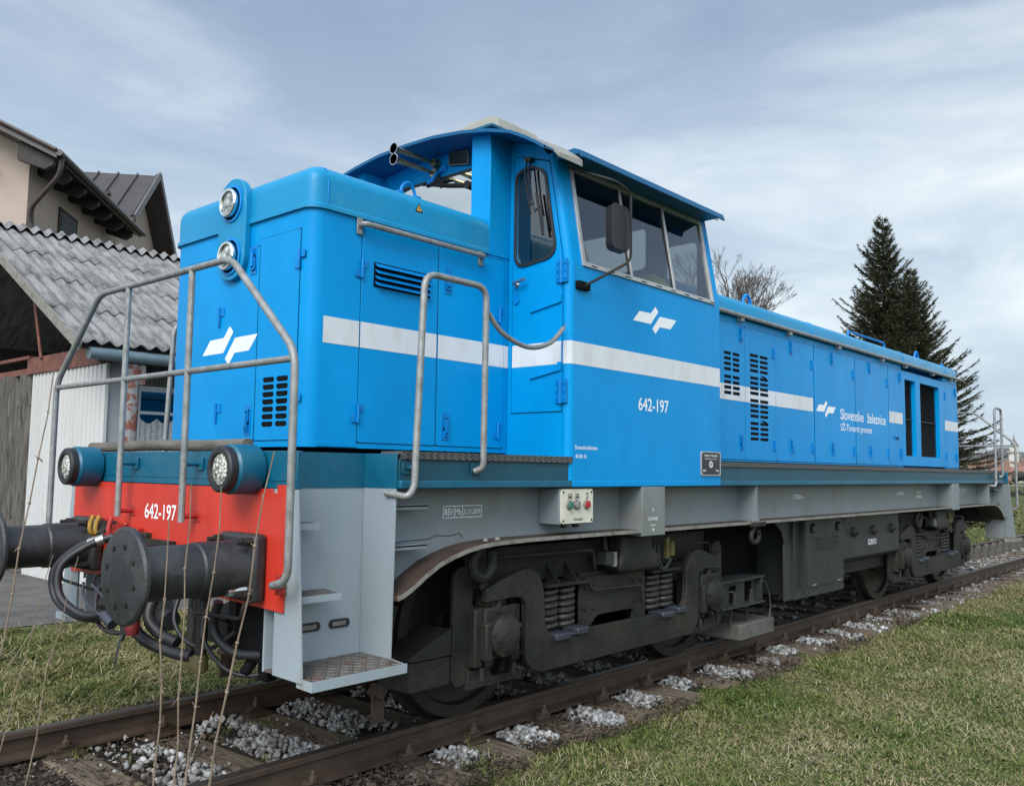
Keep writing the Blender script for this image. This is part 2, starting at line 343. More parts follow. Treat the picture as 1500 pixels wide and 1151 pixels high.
fs = [(4 * i + j, 4 * i + 4 + j, 4 * i + 5 + j, 4 * i + 1 + j) for i in range(nx) for j in range(3)]
g.add(vs, fs); tag(g.build('track_bed', bedm, smooth=0, fix=False), kind='structure')
rdm = bpy.data.materials.new('gravel_road'); rdm.use_nodes = True
ground_material(rdm, (0.10, 0.095, 0.09), (0.22, 0.21, 0.195), (0.17, 0.16, 0.15), 3.0, 40.0, 1.0)
g = G(); vs = []
for i in range(61):
    x = -30 + i; vs += [(x, 5.35 + .12 * math.sin(x * 1.9) + .1 * math.sin(x * .7), GZ - .012), (x, 7.9, GZ - .012), (x, 30.0, GZ - .012)]
fs = [(3 * i + j, 3 * i + 3 + j, 3 * i + 4 + j, 3 * i + 1 + j) for i in range(60) for j in range(2)]
g.add(vs, fs); tag(g.build('gravel_road', rdm, smooth=0, fix=False), kind='structure')

# ---------------------------------------------------------------- rails, sleepers, chairs
RAILM = mat('rusty_rail_steel', (0.056, 0.036, 0.025), 0.65, metal=0.2, var=0.35, scale=6, stain=(0.068, 0.055, 0.030), sscale=7, samt=0.6, bump=0.12, bscale=60)
RTOP = mat('dull_rail_head', (0.085, 0.075, 0.065), 0.4, metal=0.6, var=0.25, scale=9, stretch=(.2, 1, 1))
WOOD = mat('weathered_sleeper_wood', (0.15, 0.115, 0.078), 0.88, var=0.5, scale=7, bump=0.9, bscale=16, stain=(0.045, 0.032, 0.024), sscale=4, samt=0.9, stretch=(6, .5, 3))
prof = [(-.07, -.15), (.07, -.15), (.07, -.135), (.012, -.115), (.01, -.045), (.036, -.032), (.036, -.006), (.03, 0), (-.03, 0), (-.036, -.006), (-.036, -.032), (-.01, -.045), (-.012, -.115), (-.07, -.135)]
for sgn, lab in ((-1, 'rusty steel rail nearest the lawn, under the near wheels'), (1, 'rusty steel rail on the far side of the track, beside the gravel road')):
    g = G(); xs = np.linspace(-7, 90, 60)
    g.loft([[(x, sgn * .7535 + p[0], p[1]) for p in prof] for x in xs])
    rl = g.build('rail', RAILM, smooth=25, loc=(0, sgn * .7535, -.15)); tag(rl, lab, 'rail')
    g = G(); g.add([(x, sgn * .7535 + yy, .0015) for x in xs for yy in (-.028, .028)], [(2 * i, 2 * i + 2, 2 * i + 3, 2 * i + 1) for i in range(len(xs) - 1)])
    g.build('rail_head', RTOP, rl, smooth=0)
def sleeper_mesh(seed):
    rg = random.Random(seed); g = G(); ny = 9; sec = []
    for i in range(ny):
        y = -1.25 + 2.5 * i / (ny - 1); w = .125 + rg.uniform(-.006, .006); z1 = -.168 + rg.uniform(-.006, .004)
        sec.append([(-w, y, -.30), (w, y, -.30), (w, y, z1 - .015), (w - .02, y, z1), (0, y, z1 + rg.uniform(-.008, .002)), (-w + .02, y, z1), (-w, y, z1 - .015)])
    return g.loft(sec)
protos = []
for k in range(4):
    s0 = sleeper_mesh(k).build('sleeper', WOOD, smooth=30)
    for sg in (-1, 1):
        c = G()
        c.box(-.10, .10, sg * .7535 - .17, sg * .7535 + .17, -.17, -.152)
        for e in (-1, 1):
            yy = sg * .7535 + e * .088
            c.box(-.045, .045, yy - .022, yy + .026, -.152, -.108); c.lathe([(.025, 0), (.025, .034), (.013, .036), (.013, .062), (.001, .063)], (0, yy + e * .010, -.118), 'z', 6); c.box(-.035, .035, yy - .03, yy + .03, -.122, -.112); c.box(-.06, -.045, yy - .02, yy + .02, -.152, -.125); c.box(.045, .06, yy - .02, yy + .02, -.152, -.125)
            c.box(-.02, .02, yy - e * .03 - .014, yy - e * .03 + .014, -.14, -.118)
        c.build('rail_chair', RAILM, s0, bevel=.003)
    protos.append(s0)
used = set()
for i in range(62):
    x = 1.06 - 0.63 * 6 + 0.63 * i
    k = i % 4
    if k not in used: o = protos[k]; used.add(k)
    else:
        o = protos[k].copy(); COL.objects.link(o)
        for ch in children(protos[k]): c = ch.copy(); COL.objects.link(c); c.parent = o
    o.location = (x + random.uniform(-.03, .03), random.uniform(-.03, .03), 0); o.rotation_euler.z = random.uniform(-.03, .03)
    tag(o, 'weathered wooden sleeper lying across under the two rails', 'railway sleeper', 'wooden sleepers under the track')

# ---------------------------------------------------------------- ballast, litter, grass (numpy meshes)
def np_mesh(name, verts, tris, m, smooth=False, quads=None):
    me = bpy.data.meshes.new(name); nf = len(tris); k = tris.shape[1]
    me.vertices.add(len(verts)); me.vertices.foreach_set('co', verts.astype(np.float32).ravel())
    me.loops.add(nf * k); me.loops.foreach_set('vertex_index', tris.astype(np.int32).ravel())
    me.polygons.add(nf); me.polygons.foreach_set('loop_start', np.arange(0, nf * k, k, dtype=np.int32)); me.polygons.foreach_set('loop_total', np.full(nf, k, dtype=np.int32))
    if smooth: me.polygons.foreach_set('use_smooth', np.ones(nf, dtype=bool))
    me.materials.append(m); me.update(calc_edges=True); me.validate()
    o = bpy.data.objects.new(name, me); COL.objects.link(o); return o
bm = bmesh.new(); bmesh.ops.create_icosphere(bm, subdivisions=1, radius=1); bm.verts.ensure_lookup_table()
ICO = np.array([v.co[:] for v in bm.verts]); ICF = np.array([[v.index for v in f.verts] for f in bm.faces]); bm.free()
def rocks(name, pos, size, m):
    n = len(pos); V = ICO[None] * (1 + rng.uniform(-.38, .30, (n, len(ICO), 1)))
    V = np.sign(V) * np.abs(V) ** .75 * rng.uniform(.5, 1.35, (n, 1, 3)) * size[:, None, None]; V[..., 2] *= .8
    # random rotations
    q = rng.normal(size=(n, 4)); q /= np.linalg.norm(q, axis=1)[:, None]; a, b, c, e = q.T
    R = np.stack([np.stack([1 - 2 * (c * c + e * e), 2 * (b * c - a * e), 2 * (b * e + a * c)], -1), np.stack([2 * (b * c + a * e), 1 - 2 * (b * b + e * e), 2 * (c * e - a * b)], -1), np.stack([2 * (b * e - a * c), 2 * (c * e + a * b), 1 - 2 * (b * b + c * c)], -1)], 1)
    V = np.einsum('nij,nkj->nki', R, V) + pos[:, None, :]
    F = ICF[None] + (np.arange(n) * len(ICO))[:, None, None]
    return np_mesh(name, V.reshape(-1, 3), F.reshape(-1, 3), m)
STONE = mat('crushed_limestone', (0.31, 0.31, 0.305), 0.85, var=0.25, scale=14, island=0.5, bump=0.4, bscale=70, stain=(0.115, 0.10, 0.082), sscale=2.2, samt=0.9, sth=(.44, .62))
def frac_noise(x, y, s, seed=0):
    rr = np.random.default_rng(seed); o = np.zeros_like(x)
    for k in range(6):
        a, b, p = rr.uniform(-1, 1, 3); o += np.sin(s * (1 + k * .5) * (x * a * 2 + y * b * 2) + p * 6) / (1 + k * .4)
    return o / 3
pts = []
def bay_rocks(n, x0, x1, y0, y1, zoff, keep, smin, smax):
    x = rng.uniform(x0, x1, n); y = rng.uniform(y0, y1, n)
    ph = ((x - 1.06) / .63 + .5) % 1 - .5
    k = (np.abs(ph) > .24) & (np.abs(np.abs(y) - .7535) > .085) & keep(x, y)
    x, y = x[k], y[k]; s = rng.uniform(smin, smax, len(x))
    edge = np.clip((np.abs(((x - 1.06) / .63 + .5) % 1 - .5) - .24) / .2, 0, 1)
    z = GZ + zoff + .035 * edge + rng.uniform(-.02, .03, len(x))
    pts.append((np.stack([x, y, z], 1), s))
clean = lambda x, y: np.ones_like(x, bool)
bay_rocks(14000, -.2, 5.5, -.70, .70, .01, lambda x, y: (frac_noise(x, y, 3.0, 3) > -.35) & ((x > .55) | (y < -.1) | (rng.random(len(x)) < .25)), .009, .026)
bay_rocks(1500, -3, .6, -.70, .9, .0, lambda x, y: frac_noise(x, y, 3.5, 9) > .55, .012, .026)
bay_rocks(3200, 5.5, 22, -.70, .70, -.01, lambda x, y: frac_noise(x, y, 1.8, 36) > -.3, .014, .036)
near_edge = lambda x, y: y > -1.02 - .20 * np.abs(np.sin((x - 1.06) / .63 * PI)) * (.75 + .5 * np.sin(x * 2.9)) - .06 * frac_noise(x, y, 5, 5)
bay_rocks(9000, .9, 9, -1.28, -.82, -.012, lambda x, y: near_edge(x, y) & (frac_noise(x, y * 0, 1.3, 2) > -.75) & (frac_noise(x, y, 4.5, 61) > -.35 - .5 * (x < 4)), .010, .030)
bay_rocks(2600, 7.5, 22, -1.25, -.82, -.02, lambda x, y: frac_noise(x, y, 1.6, 6) > .12, .012, .030)
bay_rocks(1200, 22, 34, -1.25, -.82, -.02, lambda x, y: frac_noise(x, y, 1.0, 16) > -.1, .016, .032)
bay_rocks(1500, -2, .9, -1.3, -.82, -.02, lambda x, y: frac_noise(x, y, 4, 12) > .6, .010, .024)
bay_rocks(2200, 0, 24, .82, 1.35, -.02, lambda x, y: frac_noise(x, y, 1.5, 22) > .1, .012, .028)
# loose stones that have rolled on to sleepers and soil
n_ = 900; x_ = rng.uniform(-2, 9, n_); y_ = rng.choice([-1, 1], n_) * rng.uniform(0, 1.2, n_); k_ = np.abs(np.abs(y_) - .7535) > .09; x_, y_ = x_[k_], y_[k_]
pts.append((np.stack([x_, y_, np.full(len(x_), -.160)], 1), rng.uniform(.005, .014, len(x_))))
P_ = np.concatenate([a for a, b in pts]); S_ = np.concatenate([b for a, b in pts])
tag(rocks('ballast', P_, S_, STONE), 'pale crushed stone ballast between the sleepers and along the rails', 'ballast', kind='stuff')

def blades_material(name, cols, patch, pscale=0.6):
    m = bpy.data.materials.new(name); m.use_nodes = True; t = m.node_tree; n = t.nodes; l = t.links; b = n['Principled BSDF']
    b.inputs['Roughness'].default_value = .7; b.inputs['Specular IOR Level'].default_value = .2
    g = n.new('ShaderNodeNewGeometry'); cr = n.new('ShaderNodeValToRGB'); cr.color_ramp.interpolation = 'CONSTANT' if 0 else 'LINEAR'
    e = cr.color_ramp.elements
    while len(e) < len(cols): e.new(.5)
    for i, (p, c) in enumerate(cols): e[i].position = p; e[i].color = (*c, 1)
    tc = n.new('ShaderNodeTexCoord'); q = n.new('ShaderNodeTexNoise'); q.inputs['Scale'].default_value = pscale; q.inputs['Detail'].default_value = 5; l.new(tc.outputs['Object'], q.inputs['Vector'])
    mr = n.new('ShaderNodeMapRange'); mr.inputs[1].default_value = .35; mr.inputs[2].default_value = .65; mr.inputs[3].default_value = -.32; mr.inputs[4].default_value = .38; l.new(q.outputs['Fac'], mr.inputs[0])
    ad = n.new('ShaderNodeMath'); ad.operation = 'ADD'; l.new(g.outputs['Random Per Island'], ad.inputs[0]); l.new(mr.outputs[0], ad.inputs[1])
    l.new(ad.outputs[0], cr.inputs[0]); l.new(cr.outputs[0], b.inputs['Base Color'])
    return m
GRASSM = blades_material('lawn_blades', [(0.0, (0.045, 0.080, 0.013)), (0.40, (0.092, 0.140, 0.024)), (0.66, (0.15, 0.18, 0.048)), (0.86, (0.23, 0.205, 0.09)), (1.0, (0.30, 0.24, 0.145))], True, 0.8)
STRAWM = blades_material('straw_strands', [(0.0, (0.13, 0.12, 0.05)), (0.4, (0.24, 0.20, 0.095)), (0.8, (0.36, 0.30, 0.17)), (1.0, (0.44, 0.38, 0.25))], True, 1.3)
DRYM = blades_material('dry_grass_blades', [(0.0, (0.045, 0.075, 0.014)), (0.40, (0.09, 0.115, 0.025)), (0.72, (0.17, 0.16, 0.055)), (1.0, (0.26, 0.21, 0.11))], True, 0.9)
def blades(name, x, y, z, h, w, m, lean=.9):
    n = len(x); a = rng.uniform(0, 2 * PI, n); ta = a + rng.uniform(1.2, 1.9, n)
    ln = rng.uniform(.1, 1, n) ** .7 * lean * h
    dx, dy = np.cos(a), np.sin(a); px, py = np.cos(ta) * w, np.sin(ta) * w
    b0 = np.stack([x - px, y - py, z], 1); b1 = np.stack([x + px, y + py, z], 1)
    mx_, my_ = x + dx * ln * .35, y + dy * ln * .35
    m0 = np.stack([mx_ - px * .8, my_ - py * .8, z + h * .6], 1); m1 = np.stack([mx_ + px * .8, my_ + py * .8, z + h * .6], 1)
    tp = np.stack([x + dx * ln, y + dy * ln, z + h * rng.uniform(.65, 1.0, n)], 1)
    V = np.stack([b0, b1, m1, m0, tp], 1).reshape(-1, 3); k = (np.arange(n) * 5)[:, None]
    F = np.concatenate([k + np.array([[0, 1, 2]]), k + np.array([[0, 2, 3]]), k + np.array([[3, 2, 4]])])
    return np_mesh(name, V, F, m)
# lawn in front of the track: density falls with distance from the camera
def scatter(n, x0, x1, y0, y1, keep, near=1.2):
    x = rng.uniform(x0, x1, n); y = rng.uniform(y0, y1, n)
    dx, dy = x - CX, y - CY; az = np.degrees(np.arctan2(dx, dy)); dist = np.hypot(dx, dy)
    k = (az > 14) & (az < 83) & keep(x, y) & (rng.random(n) < np.clip((6.0 / np.maximum(dist, 1)) ** near, .04, 1))
    return x[k], y[k], dist[k]
edge_f = lambda x: -1.10 - .13 * np.abs(np.sin((x - 1.06) / .63 * PI)) - .05 * np.sin(x * 2.3)
tuft = lambda x, y: np.clip(.75 + .9 * frac_noise(x, y, 3.5, 71) + .4 * frac_noise(x, y, 9, 72), .25, 2.0)
edge_g = lambda x: edge_f(x) - .10 * np.sin(x * 1.1 + 1) - .05 * np.sin(x * 7.3)
x, y, dd = scatter(520000, .2, 16, -7, -.9, lambda x, y: (y < edge_g(x) + rng.normal(0, .06, len(x))) & ((x > 1.6 + .5 * np.sin(y * 4)) | (rng.random(len(x)) < .35)) & (frac_noise(x, y, 1.4, 33) > -1.05 + .3 * rng.random(len(x))), 1.0)
tf = tuft(x, y)
o = blades('lawn_grass', x, y, np.full(len(x), GZ - .02), rng.uniform(.014, .036, len(x)) * tf * (1 + dd * .02), rng.uniform(.0014, .0034, len(x)) * (1 + dd * .08), GRASSM, 2.6)
tag(o, 'short green lawn grass in front of the track', 'grass', kind='stuff')
def strands(name, x, y, z, ln, w, m):      # long thin curled strands lying over the turf
    n = len(x); a = rng.uniform(0, 2 * PI, n); cv = rng.uniform(-1.6, 1.6, n); K = 5; pts_ = []; px_, py_, pz_ = x.copy(), y.copy(), z.copy()
    up = rng.uniform(.1, 1.0, n)
    for k in range(K):
        pts_.append(np.stack([px_, py_, pz_], 1)); aa = a + cv * k / K; px_ = px_ + np.cos(aa) * ln / K; py_ = py_ + np.sin(aa) * ln / K; pz_ = z + ln * up * .42 * np.sin(PI * (k + 1) / K * .9)
    V = []
    for k in range(K):
        aa = a + cv * k / K + PI / 2; o_ = np.stack([np.cos(aa), np.sin(aa), rng.uniform(-.3, .3, n)], 1) * (w * (1 - .18 * k))[:, None]; V += [pts_[k] - o_, pts_[k] + o_]
    V = np.stack(V, 1).reshape(-1, 3); b_ = (np.arange(n) * 2 * K)[:, None]
    F = np.concatenate([b_ + np.array([[2 * k, 2 * k + 1, 2 * k + 3]]) for k in range(K - 1)] + [b_ + np.array([[2 * k, 2 * k + 3, 2 * k + 2]]) for k in range(K - 1)])
    return np_mesh(name, V, F, m)
x, y, dd = scatter(170000, 1.2, 18, -7, -1.15, lambda x, y: (y < edge_g(x)) & (rng.random(len(x)) < np.clip(.40 + 1.0 * frac_noise(x, y, 1.6, 81) + .16 * np.clip(-y - 1.8, 0, 3) + .16 * (x - 3) * .3 + .25 * frac_noise(x, y, 6, 82), .03, 1)), .8)
o = strands('straw_strands', x, y, np.full(len(x), GZ + .0), rng.uniform(.035, .115, len(x)), rng.uniform(.0007, .0014, len(x)) * (1 + dd * .10), STRAWM)
tag(o, 'long dry straw coloured strands lying over the lawn in uneven patches', 'dry grass', kind='stuff')
x, y, dd = scatter(200000, 14, 70, -16, -1.3, lambda x, y: y < edge_f(x) - .2, .5)
o = blades('distant_lawn_grass', x, y, np.full(len(x), GZ - .02), rng.uniform(.03, .07, len(x)), rng.uniform(.004, .009, len(x)) * (1 + dd * .03), GRASSM, 1.2)
tag(o, 'green and yellowish grass farther along the track', 'grass', kind='stuff')
x, y, dd = scatter(300000, -.8, 9, .8, 5.6, lambda x, y: (y > 1.25 - .35 * frac_noise(x, y, 2.5, 8)) & (y < 5.3 + .25 * frac_noise(x, y, 2, 4)), .7)
o = blades('verge_grass', x, y, np.full(len(x), GZ - .02), rng.uniform(.022, .060, len(x)) * tuft(x, y), rng.uniform(.002, .0038, len(x)) * (1 + dd * .05), DRYM, 2.3)
tag(o, 'yellowish green grass verge between the track and the gravel road', 'grass', kind='stuff')
x, y, dd = scatter(60000, 9, 60, 1.2, 30, lambda x, y: (y < 5.3 + .25 * frac_noise(x, y, 2, 4)) | (x > 26), .4)
o = blades('meadow_grass', x, y, np.full(len(x), GZ - .02), rng.uniform(.05, .12, len(x)), rng.uniform(.006, .012, len(x)) * (1 + dd * .03), DRYM, 1.2)
tag(o, 'pale meadow grass beyond the rear of the locomotive', 'grass', kind='stuff')
x, y, dd = scatter(26000, -.8, 9, .9, 5.4, lambda x, y: rng.random(len(x)) < np.clip(.45 + .6 * frac_noise(x, y, 2, 83), .05, 1), .8)
o = strands('verge_strands', x, y, np.full(len(x), GZ + .01), rng.uniform(.06, .20, len(x)), rng.uniform(.0012, .0022, len(x)) * (1 + dd * .08), STRAWM)
tag(o, 'tangled dry strands over the verge grass beyond the track', 'dry grass', kind='stuff')
# dead leaves and soil litter around the near end of the track
LITTER = mat('dead_leaves', (0.060, 0.043, 0.030), 0.9, var=0.3, scale=6, island=0.6)
def litter(n, x0, x1, y0, y1, keep, z=GZ + .015, s=(.010, .026)):
    x = rng.uniform(x0, x1, n); y = rng.uniform(y0, y1, n); k = keep(x, y); x, y = x[k], y[k]; n = len(x)
    c = np.stack([x, y, z + rng.uniform(-.01, .03, n)], 1); a = rng.normal(size=(n, 3)); a[:, 2] *= .45; a /= np.linalg.norm(a, axis=1)[:, None]
    b = np.cross(a, rng.normal(size=(n, 3)) * np.array([.4, .4, 1.5])); b /= np.linalg.norm(b, axis=1)[:, None]; sz = rng.uniform(*s, n)[:, None]
    V = np.stack([c - a * sz, c + b * sz * .5, c + a * sz, c - b * sz * .5], 1).reshape(-1, 3); k4 = (np.arange(n) * 4)[:, None]
    return V, np.concatenate([k4 + np.array([[0, 1, 2]]), k4 + np.array([[0, 2, 3]])])
V1, F1 = litter(22000, -2.5, 1.0, -1.6, 1.5, lambda x, y: frac_noise(x, y, 2.2, 41) > -.35)
V2, F2 = litter(7000, .5, 5, .7, 1.5, lambda x, y: y > .8)
V3, F3 = litter(16000, -.5, 9, -1.38, -.8, lambda x, y: (frac_noise(x, y, 3, 42) > -.1) & (np.abs(np.abs(y) - .7535) > .07) & (rng.random(len(x)) < np.where(x < 2.5, 1, .45)), z=GZ + .02)
F2 = F2 + len(V1); F3 = F3 + len(V1) + len(V2)
tag(np_mesh('leaf_litter', np.concatenate([V1, V2, V3]), np.concatenate([F1, F2, F3]), LITTER), 'dark dead leaves and soil litter on the near end of the track', 'leaf litter', kind='stuff')
x, y, dd = scatter(26000, -2.2, 1.6, -1.35, 1.4, lambda x, y: (frac_noise(x, y, 3.2, 51) > .45), .3)
tag(blades('track_weeds', x, y, np.full(len(x), GZ), rng.uniform(.03, .10, len(x)), rng.uniform(.0014, .003, len(x)), GRASSM, 1.3), 'tufts of weeds growing between the rails', 'weeds', kind='stuff')

# ================================================================ LOCOMOTIVE
HW, FW = .763, 1.287
loco = empty('locomotive', (0, 0, 0), 'blue diesel locomotive with white stripe and red buffer plate standing on the track', 'locomotive')
def part(g, name, m, bevel=0.0, smooth=35, parent=None, label=None):
    o = g.build(name, m, parent or loco, bevel=bevel, smooth=smooth)
    if label: o['label'] = label
    return o
def foot(x0, x1, hw, rf, rb, n=5):       # plan of a hood: rounded corners at the front (x0) and back (x1)
    p = []
    for cx, cy, a, r in ((x1, hw, 0, rb), (x0, hw, 90, rf), (x0, -hw, 180, rf), (x1, -hw, 270, rb)):
        sx = -1 if cx == x1 else 1; sy = -1 if cy > 0 else 1; cc = (cx + sx * r, cy + sy * r)
        for i in range(n + 1):
            t = math.radians(a + 90 * i / n); p.append((cc[0] + r * math.cos(t), cc[1] + r * math.sin(t)))
    return p
def loop(x0, x1, hw, rf, rb, z): return [(a, b, z) for a, b in foot(x0, x1, hw, rf, rb)]
# --- short hood
g = G(); g.loft([loop(.378, 2.0, HW - .005, .085, .004, 1.622), loop(.378, 2.0, HW - .005, .085, .004, 2.955)])
short_hood = part(g, 'short_hood', BLUE)
def cover(x0, x1, rf, rb, z0, name):
    g = G(); R = .095
    lp = [loop(x0 - .012, x1 + (.012 if rb > .01 else 0), HW + .012, rf + .01, rb, z0 - .010), loop(x0 - .012, x1 + (.012 if rb > .01 else 0), HW + .012, rf + .01, rb, z0 + .012),
          loop(x0, x1, HW + .002, rf, rb, z0 + .022), loop(x0, x1, HW + .002, rf, rb, 3.205 - R)]
    for k in range(1, 7):
        a = PI / 2 * k / 6; i = R * (1 - math.cos(a)); bi = i if rb > .01 else 0
        lp.append(loop(x0 + i, x1 - bi, HW + .002 - i, max(rf - i * .6, .02), max(rb - bi * .6, .004), 3.205 - R + R * math.sin(a)))
    lp.append(loop(x0 + .3, x1 - .3, HW - .4, .05, .004, 3.235))
    g.loft(lp); return part(g, name, BLUEC, smooth=30)
cov1 = cover(.372, 1.79, .085, .003, 2.955, 'hood_cover')
g = G(); pf = foot(.370, 1.79, HW + .004, .087, .003)
for sx in (.474,): g.tube([(sx, -HW - .003, 2.975), (sx, -HW - .003, 3.11), (sx, -HW + .028, 3.185), (sx, -HW + .10, 3.209)], .004, 6)
part(g, 'cover_seam', BLUED, parent=cov1)
# --- door panels (thin plates standing proud of the hood body, gaps between them)
def panel(x0, x1, z0, z1, y=-HW, t=.006, slots=None, m=BLUE, gap=.0035, name='hood_door'):
    g = G(); holes = []
    if slots:
        for (sx0, sx1, sz0, sz1) in slots: holes.append(rrect(sx0, sx1, sz0, sz1, .0125, 3))
    g.plate(rrect(x0 + gap, x1 - gap, z0, z1, .012, 2), 'y', y, y + t + .001, holes)
    p = part(g, name, m, bevel=.0012)
    G().plate([(x0 - .0005, z0 - .004), (x1 + .0005, z0 - .004), (x1 + .0005, z1 + .004), (x0 - .0005, z1 + .004)], 'y', y + .0046, y + .0042, [[(x0 + .02, z0 + .02), (x1 - .02, z0 + .02), (x1 - .02, z1 - .02), (x0 + .02, z1 - .02)]]).build('dark_gap_strip', BLACK, p, smooth=0)  # black strip added behind the door gaps to deepen their shade
    if slots:
        b = G(); xa = min(s[0] for s in slots) - .02; xb = max(s[1] for s in slots) + .02; za = min(s[2] for s in slots) - .02; zb = max(s[3] for s in slots) + .02
        b.box(xa, xb, y + .0045, y + .0035, za, zb); b.build('vent_backing', BLACK, p)
    return p
def latch(p, x, z, up=True, y=-HW, fr=None):
    """recessed toggle latch in its plate; fr maps (along, out, up) into the scene"""
    fr = fr or (lambda a, b, c: (x + a, y - b, z + c)); s = 1 if up else -1
    def bx(g, a0, a1, b0, b1, c0, c1):
        vs = [fr(a, b, c * s) for c in (c0, c1) for a, b in ((a0, b0), (a1, b0), (a1, b1), (a0, b1))]
        g.add(vs, [(0, 3, 2, 1), (4, 5, 6, 7), (0, 1, 5, 4), (1, 2, 6, 5), (2, 3, 7, 6), (3, 0, 4, 7)])
    g = G(); bx(g, -.030, .030, 0, .004, -.10, .075)
    bx(g, -.013, -.007, .004, .018, .02, .055); bx(g, .007, .013, .004, .018, .02, .055)
    bx(g, -.020, .020, .006, .016, -.075, -.062); bx(g, -.020, -.014, .006, .014, -.075, .0); bx(g, .014, .020, .006, .014, -.075, .0)
    bx(g, -.011, .011, .010, .022, -.055, .030)
    g.build('latch', BLUED, p, bevel=.0012)
    g = G(); bx(g, -.021, .021, .0035, .0052, -.058, .014); g.build('latch_recess', BLACK, p)
def hinge(p, x, z, y=-HW, fr=None):
    fr = fr or (lambda a, b, c: (x + a, y - b, z + c)); g = G()
    g.tube([fr(0, .010, -.055), fr(0, .010, .055)], .009, 8)
    for c0, a0, a1 in ((-.03, -.045, 0), (.03, 0, .045)):
        vs = [fr(a, b, c) for c in (c0 - .022, c0 + .022) for a, b in ((a0, 0), (a1, 0), (a1, .005), (a0, .005))]
        g.add(vs, [(0, 3, 2, 1), (4, 5, 6, 7), (0, 1, 5, 4), (1, 2, 6, 5), (2, 3, 7, 6), (3, 0, 4, 7)])
    g.build('hinge', BLUED, p, bevel=.001)
zt = 2.925
p1 = panel(.725, 1.332, 1.655, zt)
hinge(p1, .725, 2.655); hinge(p1, .722, 1.82)
g = G()
for k in range(4):
    z = 2.705 - .036 * k
    g.plate([(-HW - .002, z), (-HW - .030, z - .022), (-HW - .030, z - .026), (-HW - .002, z - .006)], 'x', .825, 1.255, fn=lambda u, v, w: (w, u, v))
g.build('louvre', BLUED, p1)
g = G(); g.box(.815, 1.265, -HW - .0005, -HW - .0015, 2.565, 2.712); g.build('louvre_opening', BLACK, p1)
p2 = panel(1.339, 1.955, 1.655, zt)
latch(p2, 1.417, 2.715); latch(p2, 1.417, 1.765, False)
hinge(p2, 1.90, 2.55); hinge(p2, 1.90, 1.77)
g = G(); g.box(.45, .722, -HW - .002, -HW + .004, 1.625, 1.650); part(g, 'hood_skirt', BLUE, bevel=.002)
# front face doors
def fpanel(y0, y1, z0, z1, slots=None):
    g = G(); holes = [rrect(a, b, c, e, .016, 3) for a, b, c, e in (slots or [])]
    g.plate(rrect(y0 + .003, y1 - .003, z0, z1, .01, 2), 'x', .372, .379, holes); p = part(g, 'hood_door', BLUE, bevel=.0012)
    G().plate([(y0 - .001, z0 - .004), (y1 + .001, z0 - .004), (y1 + .001, z1 + .004), (y0 - .001, z1 + .004)], 'x', .3768, .3776, [[(y0 + .02, z0 + .02), (y1 - .02, z0 + .02), (y1 - .02, z1 - .02), (y0 + .02, z1 - .02)]]).build('dark_gap_strip', BLACK, p, smooth=0)  # black strip again, painting the gaps round the front doors darker
    if slots: G().box(.3765, .3775, -.61, -.315, 1.71, 2.04).build('vent_backing', BLACK, p)
    return p
sl = []
for c in range(2):
    for k in range(7):
        y0 = -.590 + c * .135; z0 = 1.735 + k * .042; sl.append((y0, y0 + .115, z0, z0 + .030))
fa = fpanel(-.664, -.266, 1.66, 2.835, sl)
fb = fpanel(-.262, .55, 1.66, 2.80)
ff = lambda y, z: (lambda a, b, c: (.372 - b, y - a, z + c))
latch(fb, 0, 0, True, fr=ff(-.205, 2.735)); latch(fb, 0, 0, False, fr=ff(-.200, 1.765))
hinge(fa, 0, 0, fr=ff(-.667, 2.66)); hinge(fa, 0, 0, fr=ff(-.667, 1.86))
for z in (2.416, 1.829):
    g = G(); g.tube([(.362, .148, z - .06), (.362, .148, z + .06)], .009, 8); g.box(.366, .372, .10, .148, z + .005, z + .055); g.build('door_stop', BLUED, fb)
# headlamp strip on the short hood
g = G(); st = []
for i in range(13): a = PI * i / 12; st.append((.0 + .150 * math.cos(a), 3.105 + .140 * math.sin(a)))
for i in range(13): a = PI + PI * i / 12; st.append((.0 + .150 * math.cos(a), 2.755 + .135 * math.sin(a)))
g.plate(st, 'x', .335, .378); strip = part(g, 'headlamp_housing', BLUEC, bevel=.006)
for z in (3.09, 2.765):
    g = G(); g.lathe([(.115, .335), (.115, .327), (.100, .324), (.100, .335)], (0, 0, z), 'x', 32); g.build('lamp_ring', BLUED, strip)
    g = G(); g.lathe([(.088, .33), (.088, .300), (.082, .294), (.072, .296), (.070, .31), (.070, .33)], (0, 0, z), 'x', 32); hl = part(g, 'headlamp', CHROME)
    g = G(); g.lathe([(.071, .312), (.060, .303), (.035, .297), (.001, .295)], (0, 0, z), 'x', 28); g.build('lens', LENSB, hl)
